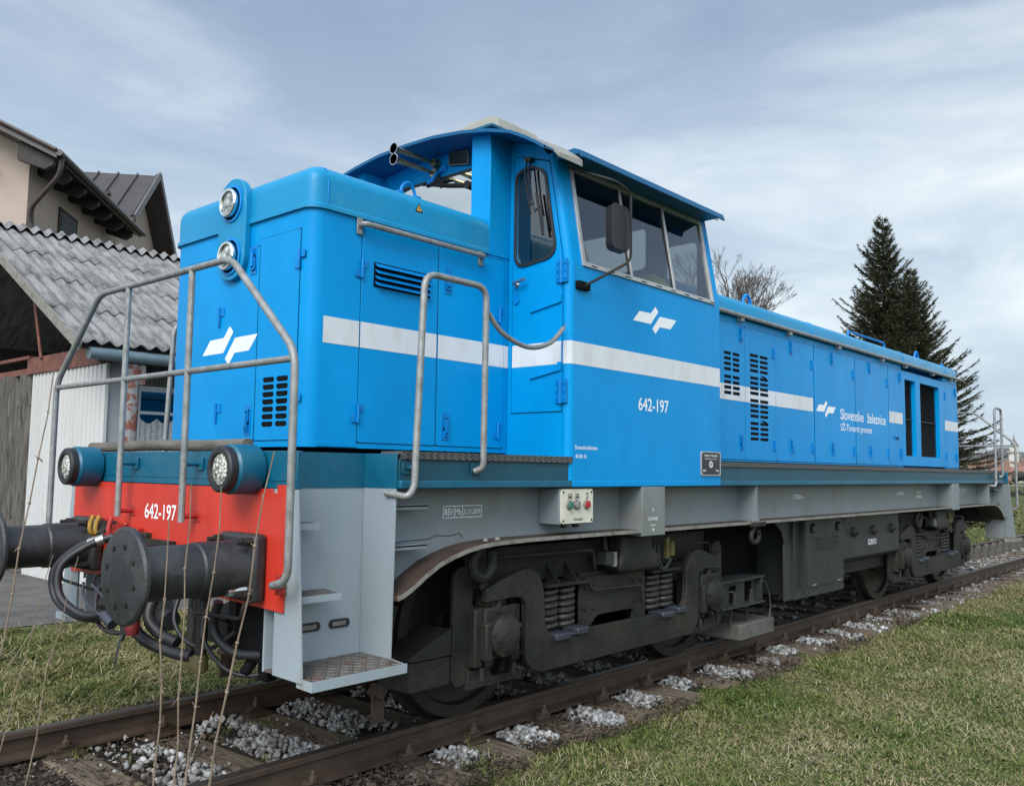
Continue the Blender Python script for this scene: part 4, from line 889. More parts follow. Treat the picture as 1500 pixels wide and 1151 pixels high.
# girder web with the wheel arch cut and the curved bottom flange
YW = 1.10
fl = [(.603, .851), (.634, .858), (.708, .893), (.80, .950), (.90, 1.002), (1.0, 1.036), (1.12, 1.066), (1.241, 1.084), (1.384, 1.093), (1.627, 1.098)]
flr = [(XB + .02 - (x - .575) * .9, z) for x, z in fl[::-1]]
line = fl + [(2.2, 1.099), (4.0, 1.098), (6.4, 1.097), (9.0, 1.097), (11.4, 1.097)] + flr
for s in (-1, 1):
    g = G(); web = [(x, z + .004) for x, z in line]; poly = [(.604, 1.403), (.604, web[0][1] + .0)] + web[1:-1] + [(XB - .004, web[-1][1]), (XB - .004, 1.403)]
    g.plate(poly, 'y', s * YW, s * (YW - .015)); wb = part(g, 'side_girder', GREY, bevel=.0)
    g = G(); g.loft([[(x, s * (FW - .006), z + .006), (x, s * (YW - .15), z + .006), (x, s * (YW - .15), z - .014), (x, s * (FW - .006), z - .014)] for x, z in line]); part(g, 'girder_flange', RUSTF, smooth=30)
    g = G(); g.loft([[(x, s * (FW - .005), z + .0085), (x, s * (FW + .001), z + .0085), (x, s * (FW + .001), z - .0145), (x, s * (FW - .005), z - .0145)] for x, z in line]); part(g, 'flange_edge', EDGE, smooth=30)
    for x0, x1 in ((2.845, 3.145), (10.29, 10.60)):
        part(G().box(x0, x1, s * (FW + .004), s * YW, 1.060, 1.405), 'jacking_post', GREY, bevel=.004)
    for x0 in (4.632, 8.0 + 4.2):
        part(G().box(x0 - .004, x0 + .004, s * (FW - .006), s * YW, 1.106, 1.405), 'girder_rib', GREY)
    g = G(); g.box(4.50, 4.76, s * (FW + .01), s * (FW - .09), 1.062, 1.098); g.tube(spl([(4.63, s * (FW - .03), 1.06), (4.56, s * (FW - .03), 1.0), (4.58, s * (FW - .03), .935), (4.66, s * (FW - .03), .93), (4.70, s * (FW - .03), .975), (4.68, s * (FW - .03), 1.03)], 4), .022, 8); part(g, 'tie_down_hook', GRIME, bevel=.002)
    for xx in (1.33, 9.2): part(G().tube(spl([(xx, s * 1.18, 1.06), (xx - .075, s * 1.18, .99), (xx - .055, s * 1.18, .91), (xx + .02, s * 1.18, .885), (xx + .085, s * 1.18, .94), (xx + .085, s * 1.18, 1.04)], 4), .030, 8), 'tie_down_hook', GRIME)
    g = G()
    for x, z in ((1.30, 1.102), (1.40, 1.104), (4.56, 1.104), (4.64, 1.104), (4.73, 1.104)): g.lathe([(.016, 0), (.014, .012), (.004, .018)], (x, s * (FW - .05), z), 'z', 8)
    part(g, 'flange_bolts', EDGE)
    for z in (1.318, 1.108):
        for xx0, xx1 in ((.62, .87), (XB - .27, XB - .02)):
            g = G(); g.box(xx0, xx1, s * (FW - .075), s * YW, z - .012, z); g.box(xx0, xx1, s * (FW - .075), s * (FW - .081), z - .026, z + .004); part(g, 'side_foothold', GREY, bevel=.002)
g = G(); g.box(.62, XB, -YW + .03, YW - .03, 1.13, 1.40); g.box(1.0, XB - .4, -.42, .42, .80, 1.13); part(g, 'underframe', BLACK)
g = G(); g.box(.62, .9, -.95, .95, .95, 1.13); part(g, 'frame_cross_member', GRIME)
part(G().box(12.95, 13.085, -1.08, 1.08, .80, 1.39), 'frame_cross_member', GRIME)
crack = GRIME
g = G(); cp = spl([(.625, -YW - .0012, 1.105), (.80, -YW - .0012, 1.118), (.98, -YW - .0012, 1.122), (1.03, -YW - .0012, 1.138), (1.15, -YW - .0012, 1.132), (1.22, -YW - .0012, 1.142), (1.25, -YW - .0012, 1.115)], 3); g.tube(cp, .0022, 4); part(g, 'weld_seam', crack)
# end platforms: front (mirrored for the rear), red buffer plate, corner steps
def ends(front):
    tx = (lambda x: x) if front else (lambda x: XE - x)
    def P(g): 
        if not front: g.v = [(XE - x, y, z) for x, y, z in g.v]
        return g
    D = XA if front else XE - XB
    GREYL_ = GREYL if front else GREY
    g = G(); g.box(.0, .03, -1.24, 1.24, 1.407, 1.588); part(P(g), 'buffer_beam', TEAL, bevel=.004)
    g = G(); g.box(-.004, .004, -1.24, 1.24, 1.445, 1.449); part(P(g), 'beam_lip', TEAL)
    # plate
    g = G(); g.plate([(-1.178, .831), (-.43, .851), (-.30, .86), (.30, .86), (.43, .851), (1.178, .831), (1.178, 1.405), (1.10, 1.405), (1.10, 1.385), (1.06, 1.385), (1.06, 1.405), (-1.06, 1.405), (-1.06, 1.385), (-1.10, 1.385), (-1.10, 1.425), (-1.178, 1.425)], 'x', -.012, -.002); part(P(g), 'buffer_plate', RED, bevel=.002)
    for s in (-1, 1):
        g = G(); yb = s * 1.005
        g.box(.012, D, yb, s * .99, .535, 1.406); part(P(g), 'step_back_plate', GREYL_)
        g = G(); g.box(.03, D, s * 1.008, s * .985, 1.4065, 1.588); part(P(g), 'recess_valance', TEAL)
        g = G(); g.plate([(s * 1.092, .535), (s * 1.325, .530), (s * 1.25, 1.405), (s * 1.0, 1.405), (s * 1.0, .84), (s * 1.092, .84)], 'x', 0, .012); part(P(g), 'step_front_plate', GREYL_, bevel=.002)
        g = G(); g.plate([(s * 1.008, .545), (s * 1.25, .545), (s * 1.262, 1.406), (s * 1.008, 1.406)], 'x', D, D - .012); part(P(g), 'step_rear_plate', GREYL_, bevel=.002)
        g = G(); g.plate([(s * 1.008, 1.4065), (s * 1.264, 1.4065), (s * 1.264, 1.588), (s * 1.008, 1.588)], 'x', D, D - .013); part(P(g), 'recess_valance', TEAL, bevel=.002)
        # bottom tread
        tp = [(.014, s * 1.006), (.014, s * 1.30), (.0, s * 1.40), (D - .03, s * 1.385), (D + .04, s * 1.20), (D - .012, s * 1.10), (D - .012, s * 1.006)]
        tp = [(.014, s * 1.006), (.014, s * 1.27), (.004, s * 1.395), (D - .042, s * 1.395), (D - .013, s * 1.25), (D - .013, s * 1.006)]
        g = G(); g.plate(tp, 'z', .536, .546); tr = part(P(g), 'step_tread', TREAD)
        e = G(); e.box(.002, D - .03, s * 1.396, s * 1.404, .505, .550); e.obox((.004, s * 1.40, .527), (.016, s * 1.27, .527), .006, .044); e.obox((D - .042, s * 1.40, .527), (D - .008, s * 1.252, .527), .008, .044); P(e).build('tread_edge', EDGE if not front else GREYL_, tr)
        rb = G()
        for i in range(13):
            for j in range(8):
                a, b = .05 + i * (D - .12) / 12, 1.03 + j * .048; w = .013 if (i + j) % 2 else -.013
                rb.obox((a - .013, s * (b - w), .548), (a + .013, s * (b + w), .548), .007, .006)
        P(rb).build('tread_ribs', TREAD, tr)
        for z, lx, dy in ((.897, .285, .20), (1.237, .185, .145)):
            tp = [(.014, s * 1.006), (.014, s * (1.006 + dy)), (.014 + lx, s * (1.006 + dy)), (.014 + lx + .05, s * 1.006)]
            g = G(); g.plate(tp, 'z', z - .008, z); tr = part(P(g), 'step_tread', TREAD)
            e = G(); e.box(.014, .016 + lx, s * (1.007 + dy), s * (1.014 + dy), z - .028, z + .004)
            e.plate([(.03, z - .03), (.014 + lx * .7, z - .03), (.03, z - .11)], 'y', s * (1.006 + dy * .35), s * (1.012 + dy * .35)); P(e).build('tread_edge', GREYL_, tr)
            rb = G()
            for i in range(int(lx / .028)):
                for j in range(int(dy / .035)): rb.obox((.03 + i * .026, s * (1.02 + j * .036), z + .001), (.046 + i * .026, s * (1.032 + j * .036), z + .001), .006, .006)
            P(rb).build('tread_ribs', TREAD, tr)
        for xx in (.255, .44):
            if front:
                g = G(); g.plate(rrect(xx - .055, xx + .075, .690, .735, .02, 4), 'y', s * 1.006, s * 1.012, [rrect(xx - .035, xx + .055, .70, .725, .004, 2)]); lb = part(P(g), 'step_label', RUBBER)
                G().box(xx - .033, xx + .053, s * 1.0065, s * 1.0095, .702, .723).build('label_face', EDGE, lb)
        # tail lamp drums
        c = (0, s * .887, 1.497)
        g = G(); g.lathe([(.118, -.012), (.122, -.03), (.122, -.145), (.112, -.158), (.10, -.158)], c, 'x', 36); dr = part(P(g), 'marker_lamp', TEAL, smooth=30)
        g = G(); g.lathe([(.110, -.150), (.114, -.165), (.112, -.195), (.102, -.203), (.080, -.203), (.076, -.193), (.076, -.15)], c, 'x', 36); P(g).build('lamp_bezel', RUBBER, dr, smooth=30)
        g = G(); g.lathe([(.077, -.188), (.06, -.196), (.03, -.200), (.001, -.201)], c, 'x', 28); P(g).build('lens', LENS, dr)
        # buffers (the far front one is pressed in a little)
        cp_ = .045 if (front and s > 0) else 0
        c = (0, s * .875, 1.024); ym, zc_ = s * .875, 1.024; ch0 = (cp_, c[1], c[2])
        g = G(); hd = [(.001, -.652), (.08, -.650), (.16, -.644), (.205, -.638), (.216, -.628), (.214, -.612), (.13, -.600), (.118, -.590)]; g.lathe(hd, ch0, 'x', 48)
        bf = part(P(g), 'buffer_head', BUFF, smooth=30)
        hh = G()
        for k in range(8):
            a = PI / 4 * k + .25; hh.lathe([(.013, -.652), (.013, -.645)], (0, ym + .135 * math.cos(a), zc_ + .135 * math.sin(a)), 'x', 10)
        P(hh).build('buffer_holes', GRIME, bf)
        g = G(); g.lathe([(.112, -.600), (.122, -.580), (.124, -.31), (.131, -.30), (.133, -.10), (.14, -.08)], c, 'x', 40); bb = part(P(g), 'buffer_barrel', BUFF, smooth=30)
        g = G(); g.box(-.085, -.014, ym - .165, ym + .165, zc_ - .155, zc_ + .165); P(g).build('mounting_block', BUFF, bb, bevel=.02)
        for a, b in ((-.13, .13), (.13, .13), (-.13, -.12), (.13, -.12)):
            bo = G(); bo.lathe([(.024, -.125), (.024, -.085)], (0, ym + a, zc_ + b), 'x', 6); bo.lathe([(.013, -.16), (.013, -.12)], (0, ym + a, zc_ + b), 'x', 8)
            P(bo).build('bolt', GRIME, bb)
        g = G(); g.tube(bend([(-.02, s * .60, .865), (-.13, s * .56, .86), (-.13, s * .56, .78), (-.13, s * 1.02, .80), (-.13, s * 1.03, .87), (-.03, s * 1.03, .885)], .03, 4), .009, 8); part(P(g), 'shunter_handle', GRIME)
    # front hand rail
    XR_ = -.10
    g = G(); g.tube(bend([(-.02, 1.18, .965), (XR_, 1.20, .965), (XR_, 1.337, 1.0), (XR_, 1.337, 2.04), (XR_, .753, 2.56), (XR_, -.753, 2.56), (XR_, -1.337, 2.04), (XR_, -1.337, 1.0), (XR_, -1.20, .965), (-.02, -1.18, .965)], .085, 5), .0185, 12)
    hr = part(P(g), 'end_hand_rail', GALV)
    g = G(); g.tube([(XR_, 1.337, 2.008), (XR_, -1.337, 2.008)], .0165, 10)
    for yy in (-.366, .367): g.tube([(XR_, yy, 1.215), (XR_, yy, 2.56)], .0175, 10)
    P(g).build('rail_bars', GALV, hr)
    for yy in (-.366, .367):
        for z, mm in ((1.520, TEAL), (1.245, REDD)):
            g = G(); g.tube([(XR_, yy, z), (-.004, yy - .0, z)], .013, 8); g.box(-.016, -.002, yy - .035, yy + .030, z - .032, z + .032); P(g).build('rail_bracket', mm, hr, bevel=.003)
    for s in (-1, 1):
        for z in (1.00, .93): P(G().box(-.05, -.01, s * 1.165, s * 1.195, z - .012, z + .012)).build('rail_bracket', REDD, hr, bevel=.003)
    return P
PF = ends(True); PR = ends(False)
for s in (-1, 1):
    for xs_, z0_ in (((.640, 1.172), 1.365), ((12.36, 12.80), 1.365)):
        a, b = xs_; y_ = s * 1.335
        g = G(); g.tube(bend([(a - .02 - .045, s * 1.20, z0_ + .02), (a - .03, y_, z0_), (a + .012, y_, z0_ + .05), (a + .055, y_, 2.545), (b, y_, 2.545), (b - .005, y_, 1.52), (b - .03, s * 1.29, 1.50)], .085, 5), .0185, 12)
        hr = part(g, 'step_hand_rail', GALV)
        for xx in (a + .01, b - .01):
            g = G(); g.box(xx - .035, xx + .035, s * 1.276, s * 1.285, 1.48, 1.545); g.tube([(xx, s * 1.28, 1.515), (xx, s * 1.325, 1.515)], .014, 8); g.build('rail_bracket', TEALD, hr, bevel=.003)
text('running_number', '642-197', LETTER, loco, on_front(-.0135, .213, 1.212), .082, .36, bold=.012)
# pipework and couplings below the front plate
def hose(pts, r=.026, nm='brake_hose', m=RUBBER): return part(G().tube(spl(pts, 7), r, 12), nm, m)
hooks = [(.59, YELL), (.50, YELL)]
h1 = hose([(-.10, .50, 1.085), (-.20, .62, 1.03), (-.30, .70, .90), (-.30, .66, .74), (-.26, .46, .66), (-.22, .28, .66), (-.20, .10, .72)], .022)
h2 = hose([(-.10, .40, 1.10), (-.22, .48, 1.04), (-.33, .54, .93), (-.34, .50, .77), (-.28, .34, .68), (-.22, .18, .70)], .022)
for h, p, q in ((h1, (-.13, .54, 1.065), (-.16, .575, 1.05)), (h2, (-.14, .425, 1.085), (-.17, .450, 1.07))):
    G().tube([p, q], .031, 12).build('hose_clamp', STEEL, h)
g = G(); g.tube([(.0, .44, 1.13), (-.05, .45, 1.12), (-.13, .42, 1.085)], .03, 10); g.lathe([(.04, -.05), (.04, 0)], (-.03, .44, 1.13), 'x', 8); part(g, 'brake_cock', REDD)
g = G(); g.tube([(.0, .57, 1.15), (-.06, .57, 1.14), (-.12, .53, 1.09)], .03, 10); g.lathe([(.042, -.06), (.042, 0)], (-.03, .57, 1.14), 'x', 8); part(g, 'brake_cock', GRIME)
for yy, m_ in ((.655, YELL), (.575, YELL), (.405, REDD)):
    g = G(); g.tube(spl([(-.06, yy + .02, 1.09), (-.12, yy + .01, 1.11), (-.12, yy + .02, 1.16), (-.10, yy + .025, 1.205)], 4), .013, 8); part(g, 'cock_handle', m_)
g = G(); g.tube([(-.04, .30, 1.10), (-.12, .22, 1.18)], .011, 6); g.box(-.05, -.012, .22, .34, 1.10, 1.15); part(g, 'coupler_bracket', REDD, bevel=.004)
g = G(); g.box(-.05, -.012, .12, .24, 1.08, 1.13); g.lathe([(.018, -.075), (.018, -.05)], (0, .155, 1.105), 'x', 6); g.lathe([(.018, -.075), (.018, -.05)], (0, .205, 1.105), 'x', 6); part(g, 'coupler_bracket', GRIME, bevel=.004)
for pts__, rr__ in (([(-.03, .62, .86), (-.10, .56, .74), (-.12, .40, .66), (-.10, .22, .70), (-.05, .12, .84)], .010), ([(-.04, .50, .88), (-.16, .44, .78), (-.20, .30, .62), (-.14, .12, .60), (-.06, .04, .78)], .012), ([(-.03, -.55, .84), (-.09, -.62, .66), (-.05, -.78, .52), (.06, -.90, .50), (.12, -.98, .62)], .011), ([(-.04, -.30, .86), (-.10, -.34, .72), (-.09, -.45, .62), (-.05, -.62, .60), (-.02, -.80, .70)], .012)):
    hose(pts__, rr__, 'cable')
# draw hook and screw coupling
g = G(); g.box(-.06, -.012, -.16, .16, .90, 1.10); g.plate(roundpoly([(-.02, .97), (-.02, 1.08), (-.20, 1.07), (-.26, 1.12), (-.32, 1.06), (-.33, .95), (-.26, .90), (-.12, .93)], .03, 4), 'y', -.035, .035); part(g, 'draw_hook', GRIME, bevel=.008)
g = G(); g.tube(bend([(-.24, .05, .98), (-.27, .05, .76), (-.27, -.05, .76), (-.24, -.05, .98)], .04), .018, 10); g.tube([(-.27, -.14, .80), (-.27, .12, .76)], .03, 10); g.tube([(-.27, -.14, .80), (-.29, -.26, .72)], .035, 10); g.lathe([(.045, 0), (.05, .08), (.03, .12)], (-.29, -.25, .655), 'z', 12); part(g, 'screw_coupling', GRIME)
g = G(); g.tube([(-.30, -.24, .67), (-.325, -.225, .62)], .012, 8); g.plate(rrect(-.026, .026, 0, .135, .024, 4), 'y', -.008, .008, fn=lambda a, b, w: (-.325 + a * .35 - b * .12, -.225 + a * .9 + b * .10 + w, .63 - b)); part(g, 'coupling_lever', RUBBER, bevel=.003)
g = G(); g.lathe([(.028, 0), (.036, .03), (.030, .075)], (-.30, -.30, .655), 'z', 12); part(g, 'hose_head', mat('dull_red_head', (.13, .012, .012), .5))
g = G(); g.tube(spl([(-.30, .30, .86), (-.345, .18, .80), (-.34, .06, .74), (-.31, -.02, .72), (-.29, .04, .79), (-.30, .20, .86)], 6), .008, 8); g.tube([(-.31, .0, .72), (-.30, -.08, .68)], .030, 12); part(g, 'coupling_clamp', mat_clamp)
# lower right hoses, pipes and guard
hose([(-.14, -.08, .80), (-.20, -.10, .68), (-.18, -.20, .60), (-.12, -.36, .555), (-.08, -.50, .545)], .030)
hose([(-.10, -.16, .86), (-.16, -.18, .72), (-.14, -.26, .64), (-.10, -.38, .60)], .030)
hose([(-.06, -.70, .84), (-.06, -.66, .70), (-.02, -.78, .60), (.04, -.95, .60)], .024)
hose([(.10, -1.02, .86), (.08, -1.06, .66), (.10, -1.09, .55), (.14, -1.00, .50)], .018)
for yy, r_ in ((-.46, .034), (-.545, .030)):
    part(G().tube([(-.02 - .03, yy, .90), (-.06, yy, .52)], r_, 10), 'air_pipe', GRIME)
g = G(); g.lathe([(.034, 0), (.042, .02), (.042, .07), (.034, .09)], (-.06, -.545, .47), 'z', 12); g.box(-.10, -.04, -.53, -.46, .49, .55); g.tube([(-.06, -.52, .60), (-.06, -.56, .66)], .008, 6); part(g, 'pipe_clamp', YELLD, bevel=.006)
g = G(); g.lathe([(.05, 0), (.06, .03), (.06, .09), (.03, .11)], (-.08, -.28, .70), 'y', 14); g.tube([(-.08, -.30, .76), (-.04, -.24, .80), (-.02, -.2, .86)], .008, 6); part(g, 'coupling_socket', RUBBER)
g = G(); g.box(.02, .16, -1.0, -.72, .56, .84); g.box(.05, .11, -.97, -.89, .47, .58); g.tube([(.0, -.85, .50), (.10, -.85, .62)], .03, 8); part(g, 'cable_socket_box', BLACK, bevel=.02)
g = G(); g.tube([(-.05, -.98, .93), (-.12, -.955, .925), (-.16, -.94, .92)], .022, 10); g.lathe([(.028, -.03), (.028, .02)], (-.14, -.945, .922), 'x', 8); part(g, 'hose_nozzle', STEEL)

# lettering panels on the girder, control box
yw = -YW - .0012
g = G()
for a, b, c_, e in ((1.088, 1.408, 1.232, 1.236), (1.088, 1.408, 1.298, 1.302), (1.088, 1.092, 1.232, 1.302), (1.404, 1.408, 1.232, 1.302), (1.176, 1.180, 1.232, 1.302), (1.242, 1.246, 1.232, 1.302)): g.box(a, b, yw - .0006, yw, c_, e)
part(g, 'inspection_frame', LETTER, smooth=0)
text('lettering', 'REV', LETTER, loco, on_side(1.102, yw, 1.249), .037, .066, bold=.01)
text('lettering', 'Mb', LETTER, loco, on_side(1.186, yw, 1.249), .037, .048)
text('lettering', '21.11.2019', LETTER, loco, on_side(1.252, yw, 1.252), .030, .144, bold=.008)
text('lettering', 'ZA', LETTER, loco, on_side(2.97, -FW - .0055, 1.232), .022, .03)
text('lettering', 'DIZANJE', LETTER, loco, on_side(2.915, -FW - .0055, 1.170), .022, .13)
g = G(); g.box(2.95, 3.02, -FW - .0055, -FW - .005, 1.132, 1.136); g.add([(2.972, -FW - .0055, 1.095), (2.998, -FW - .0055, 1.095), (2.985, -FW - .0055, 1.118)], [(0, 1, 2)]); part(g, 'lifting_mark', LETTER, smooth=0)
text('lettering', '- 7,50m -', LETTER, loco, on_side(5.72, yw, 1.27), .042, .30, bold=.01)
text('lettering', '- 6,70m -', LETTER, loco, on_side(8.65, yw, 1.27), .040, .34, bold=.01)
text('lettering', 'KOČNA', LETTER, loco, on_side(9.42, yw, 1.285), .032, .18)
text('lettering', 'SKUPINA', LETTER, loco, on_side(9.39, yw, 1.225), .036, .25, bold=.02)
text('lettering', '98 79 1 642 197-0', LETTER, loco, on_side(10.86, yw, 1.275), .060, .80, bold=.01)
g = G(); g.box(11.2, 11.5, yw - .0006, yw, 1.245, 1.25); part(g, 'number_underline', LETTER, smooth=0)
text('lettering', 'ZA', LETTER, loco, on_side(10.41, -FW - .0055, 1.23), .024, .05)
g = G(); g.box(1.935, 2.285, -FW + .018, -YW, 1.172, 1.400); cbx = part(g, 'control_box', GREY, bevel=.006)
g = G(); g.plate(rrect(1.943, 2.277, 1.178, 1.394, .018), 'y', -FW + .006, -FW + .018); G_ = g.build('box_front', CREAM, cbx, bevel=.003)
for bx_, m_ in ((2.022, GREEN), (2.098, GREYB), (2.202, REDB)):
    c_ = part(G().lathe([(.034, -.006), (.034, 0), (.028, -.012)][::-1], (bx_, -FW + .006, 1.296), 'y', 8), 'push_button', EDGE)
    G().box(bx_ - .020, bx_ + .020, -FW - .018, -FW - .002, 1.276, 1.316).build('button_cap', m_, c_, bevel=.004)
g = G()
for a, c_ in ((1.962, 1.376), (2.258, 1.376), (1.962, 1.196), (2.258, 1.196)): g.lathe([(.007, -.002), (.007, .002)], (a, -FW + .005, c_), 'y', 8)
for a in (2.03, 2.105):
    g.box(a - .018, a + .018, -FW + .003, -FW + .005, 1.360, 1.364); g.obox((a - .022, -FW + .004, 1.336), (a + .018, -FW + .004, 1.352), .003, .004); g.obox((a - .018, -FW + .004, 1.352), (a + .022, -FW + .004, 1.336), .003, .004)
g.box(2.208, 2.212, -FW + .003, -FW + .005, 1.335, 1.368); g.box(2.196, 2.224, -FW + .003, -FW + .005, 1.366, 1.369); g.box(2.196, 2.224, -FW + .003, -FW + .005, 1.334, 1.337)
g.build('button_symbols', BLACK, cbx)
text('plate_lettering', 'VCZ-ADR38', BLACK, cbx, on_side(2.065, -FW + .0045, 1.196), .014, .095, bold=.02)
g = G(); g.box(2.0, 2.03, -FW + .03, -FW + .06, 1.150, 1.175); g.box(2.12, 2.16, -FW + .03, -FW + .06, 1.150, 1.175); part(g, 'cable_gland', GRIME)

# --- bogies
def bogie(bx):
    for s in (-1, 1):
        def Q(g): return g.shift(bx)
        # cast frame end plates, top beam and centre plate
        g = G()
        for e in (-1, 1):
            pl = [(e * 1.585, .30), (e * 1.585, .90), (e * 1.54, .945), (e * 1.44, .93), (e * 1.415, .84), (e * 1.43, .74), (e * 1.395, .66), (e * 1.395, .50), (e * 1.44, .46), (e * 1.44, .30), (e * 1.41, .27), (e * 1.56, .265)]
            if e < 0: pl = pl[::-1]
            g.plate(pl, 'y', s * 1.075, s * 1.045)
        g.box(-1.42, 1.42, s * 1.0, s * .96, .80, 1.03); part(Q(g), 'bogie_frame', GRIME, bevel=.004)
        g = G(); hole = roundpoly([(-.30, .445), (.24, .445), (.24, .525), (-.20, .525)], .03, 3)
        g.plate([(-.40, .40), (.40, .40), (.40, .79), (-.40, .79)], 'y', s * 1.085, s * 1.065, [hole]); cp = part(Q(g), 'spring_plank', GRIME, bevel=.003)
        bo = G()
        for a in (-.34, -.25, .25, .34):
            for b in (.58, .72): bo.lathe([(.015, 0), (.015, s * .014)], (a + bx, s * 1.085, b), 'y', 6)
        bo.build('bolt_rows', GRIME, cp)
        g = G(); g.box(-.80, -.35, s * 1.13, s * .92, .760, .782); g.box(.44, .86, s * 1.13, s * .92, .760, .782); g.box(-.35, .44, s * 1.05, s * 1.02, .76, .82)
        for a in (-.66, -.46): g.plate([(a, .782), (a + .012, .782), (a + .012, .90)], 'y', s * 1.0, s * 1.0); g.add([(a, s * 1.12, .782), (a, s * 1.0, .90), (a, s * 1.0, .782), (a + .012, s * 1.12, .782), (a + .012, s * 1.0, .90), (a + .012, s * 1.0, .782)], [(0, 1, 2), (5, 4, 3), (0, 3, 4, 1), (1, 4, 5, 2), (2, 5, 3, 0)])
        part(Q(g), 'spring_seat', GRIME, bevel=.003)
        for cx_ in (-.685, -.505, .545, .735):
            pts_ = [(bx + cx_ + .066 * math.cos(t * 2 * PI / 14), s * 1.02 + .066 * math.sin(t * 2 * PI / 14), .478 + t * (.280 / (14 * 6.5))) for t in range(int(14 * 6.5) + 1)]
            part(G().tube(pts_, .0205, 8), 'coil_spring', mat_spring)
        for a in (-.60, .66):
            g = G()
            g.box(a - .17, a - .02, s * 1.19, s * 1.05, .432, .478); g.box(a + .05, a + .17, s * 1.19, s * 1.05, .445, .492); g.box(a - .05, a + .07, s * 1.175, s * 1.06, .445, .465)
            part(Q(g), 'spring_clamp', mat_clamp, bevel=.012)
        # swan-neck equaliser beam
        half = [(-.80, .470), (-.855, .545), (-.870, .73), (-.885, .80), (-.925, .868), (-1.0, .905), (-1.08, .905), (-1.40, .815), (-1.40, .735), (-1.14, .745), (-1.08, .735), (-1.045, .69), (-1.045, .40), (-1.03, .34), (-.98, .29), (-.90, .262)]
        top = [(.80, .455)]; poly = half + [(-x_, z_) for x_, z_ in half[::-1]]
        g = G(); g.plate(poly, 'y', s * 1.165, s * 1.12); part(Q(g), 'equaliser_beam', GRIME, bevel=.006)
        for e in (-1, 1):
            c_ = (bx + e * 1.2585, s * 1.08, .535)
            g = G(); g.box(c_[0] - .135, c_[0] + .135, s * 1.15, s * .93, .40, .70)
            for a in (-.165, .165): g.box(c_[0] + a - .035, c_[0] + a + .035, s * 1.13, s * .95, .36, .70)
            g.box(c_[0] - .16, c_[0] - .10, s * 1.185, s * 1.10, .40, .62)
            ab = part(g, 'axle_box', GRIME, bevel=.012)
            gc = G(); gc.lathe([(.118, s * .06), (.125, s * .075), (.125, s * .115), (.105, s * .135), (.05, s * .15), (.001, s * .155)], c_, 'y', 24); gc.build('axle_box_cap', GRIME, ab, smooth=40)
            bo = G()
            for k in range(5): t = 2 * PI * k / 5 + .5; bo.lathe([(.018, s * .11), (.018, s * .135)], (c_[0] + .108 * math.cos(t), c_[1], c_[2] + .108 * math.sin(t)), 'y', 6)
            for a in (-.15, .13): bo.lathe([(.016, -.07), (.016, 0)], (c_[0] + a, s * 1.14, .36), 'z', 8)
            bo.build('bolt_ring', GRIME, ab)
            g = G(); g.plate([(c_[0] - .10, .70), (c_[0] + .08, .70), (c_[0] + .06, .80), (c_[0] - .07, .80)], 'y', s * 1.12, s * 1.02); g.tube([(c_[0] + .0, s * 1.13, .80), (c_[0] - .02, s * 1.14, .66)], .02, 8); part(g, 'guide_bracket', GRIME, bevel=.01)
            # curved pipe, safety hook, lower tie bar
            xh = bx + e * 1.43
            part(G().tube(spl([(xh - e * .03, s * 1.10, .86), (xh - e * .10, s * 1.12, .80), (xh - e * .13, s * 1.12, .70), (xh - e * .11, s * 1.12, .62), (xh - e * .02, s * 1.10, .60)], 6), .018, 8), 'sand_pipe', GRIME)
            part(G().tube(spl([(xh, s * 1.10, .53), (xh - e * .08, s * 1.10, .53), (xh - e * .13, s * 1.10, .46), (xh - e * .12, s * 1.10, .38), (xh - e * .07, s * 1.10, .36)], 6), .035, 10, r2=.028), 'safety_hook', GRIME)
            g = G(); g.box(bx + e * 1.0, bx + e * 1.48, s * 1.09, s * 1.04, .235, .285); g.plate([(bx + e * 1.47, .235), (bx + e * 1.47, .34), (bx + e * 1.30, .34), (bx + e * 1.25, .285)][::1], 'y', s * 1.085, s * 1.045); g.box(bx + e * 1.06, bx + e * 1.10, s * 1.09, s * 1.04, .28, .42); part(g, 'tie_bar', GRIME, bevel=.004)
            g = G(); g.lathe([(.03, 0), (.03, s * .06)], (xh - e * .02, s * 1.08, .835), 'y', 8); part(g, 'pin', GRIME)
            # brake block on the outer side of the wheel
            g = G()
            ring = [(bx + e * 1.2585 + .56 * math.cos(t) * e, .53 + .56 * math.sin(t)) for t in np.linspace(-.35, .35, 6)] + [(bx + e * 1.2585 + .62 * math.cos(t) * e, .53 + .62 * math.sin(t)) for t in np.linspace(.35, -.35, 6)]
            g.plate(ring, 'y', s * .83, s * .70); part(g, 'brake_block', GRIME, bevel=.005)
        # guard box reaching out beyond the wheel
        e = -1 if bx < 6 else 1
        g = G(); x0, x1 = bx + e * 1.59, bx + e * 1.90
        g.box(x0, x1, s * 1.06, s * .80, .285, .445); g.add([(x0, s * 1.07, .60), (x1, s * 1.07, .475), (x1, s * .82, .475), (x0, s * .82, .60), (x0, s * 1.07, .45), (x1, s * 1.07, .45), (x1, s * .82, .45), (x0, s * .82, .45)], [(0, 1, 2, 3), (4, 7, 6, 5), (0, 4, 5, 1), (1, 5, 6, 2), (2, 6, 7, 3), (3, 7, 4, 0)])
        part(g, 'wheel_guard', GRIME, bevel=.004)
        g = G(); g.obox((x1 - e * .02, s * .80, .28), (x1 + e * .03, s * .80, .23), .10, .05); g.obox((x1 - e * .0, s * .80, .25), (x1 + e * .0, s * .80, .08), .012, .09, up=(1, 0, 0)); part(g, 'rail_guard', RUSTF, bevel=.003)
        # brake cylinder / sand box above
        g = G(); xx = bx + .18
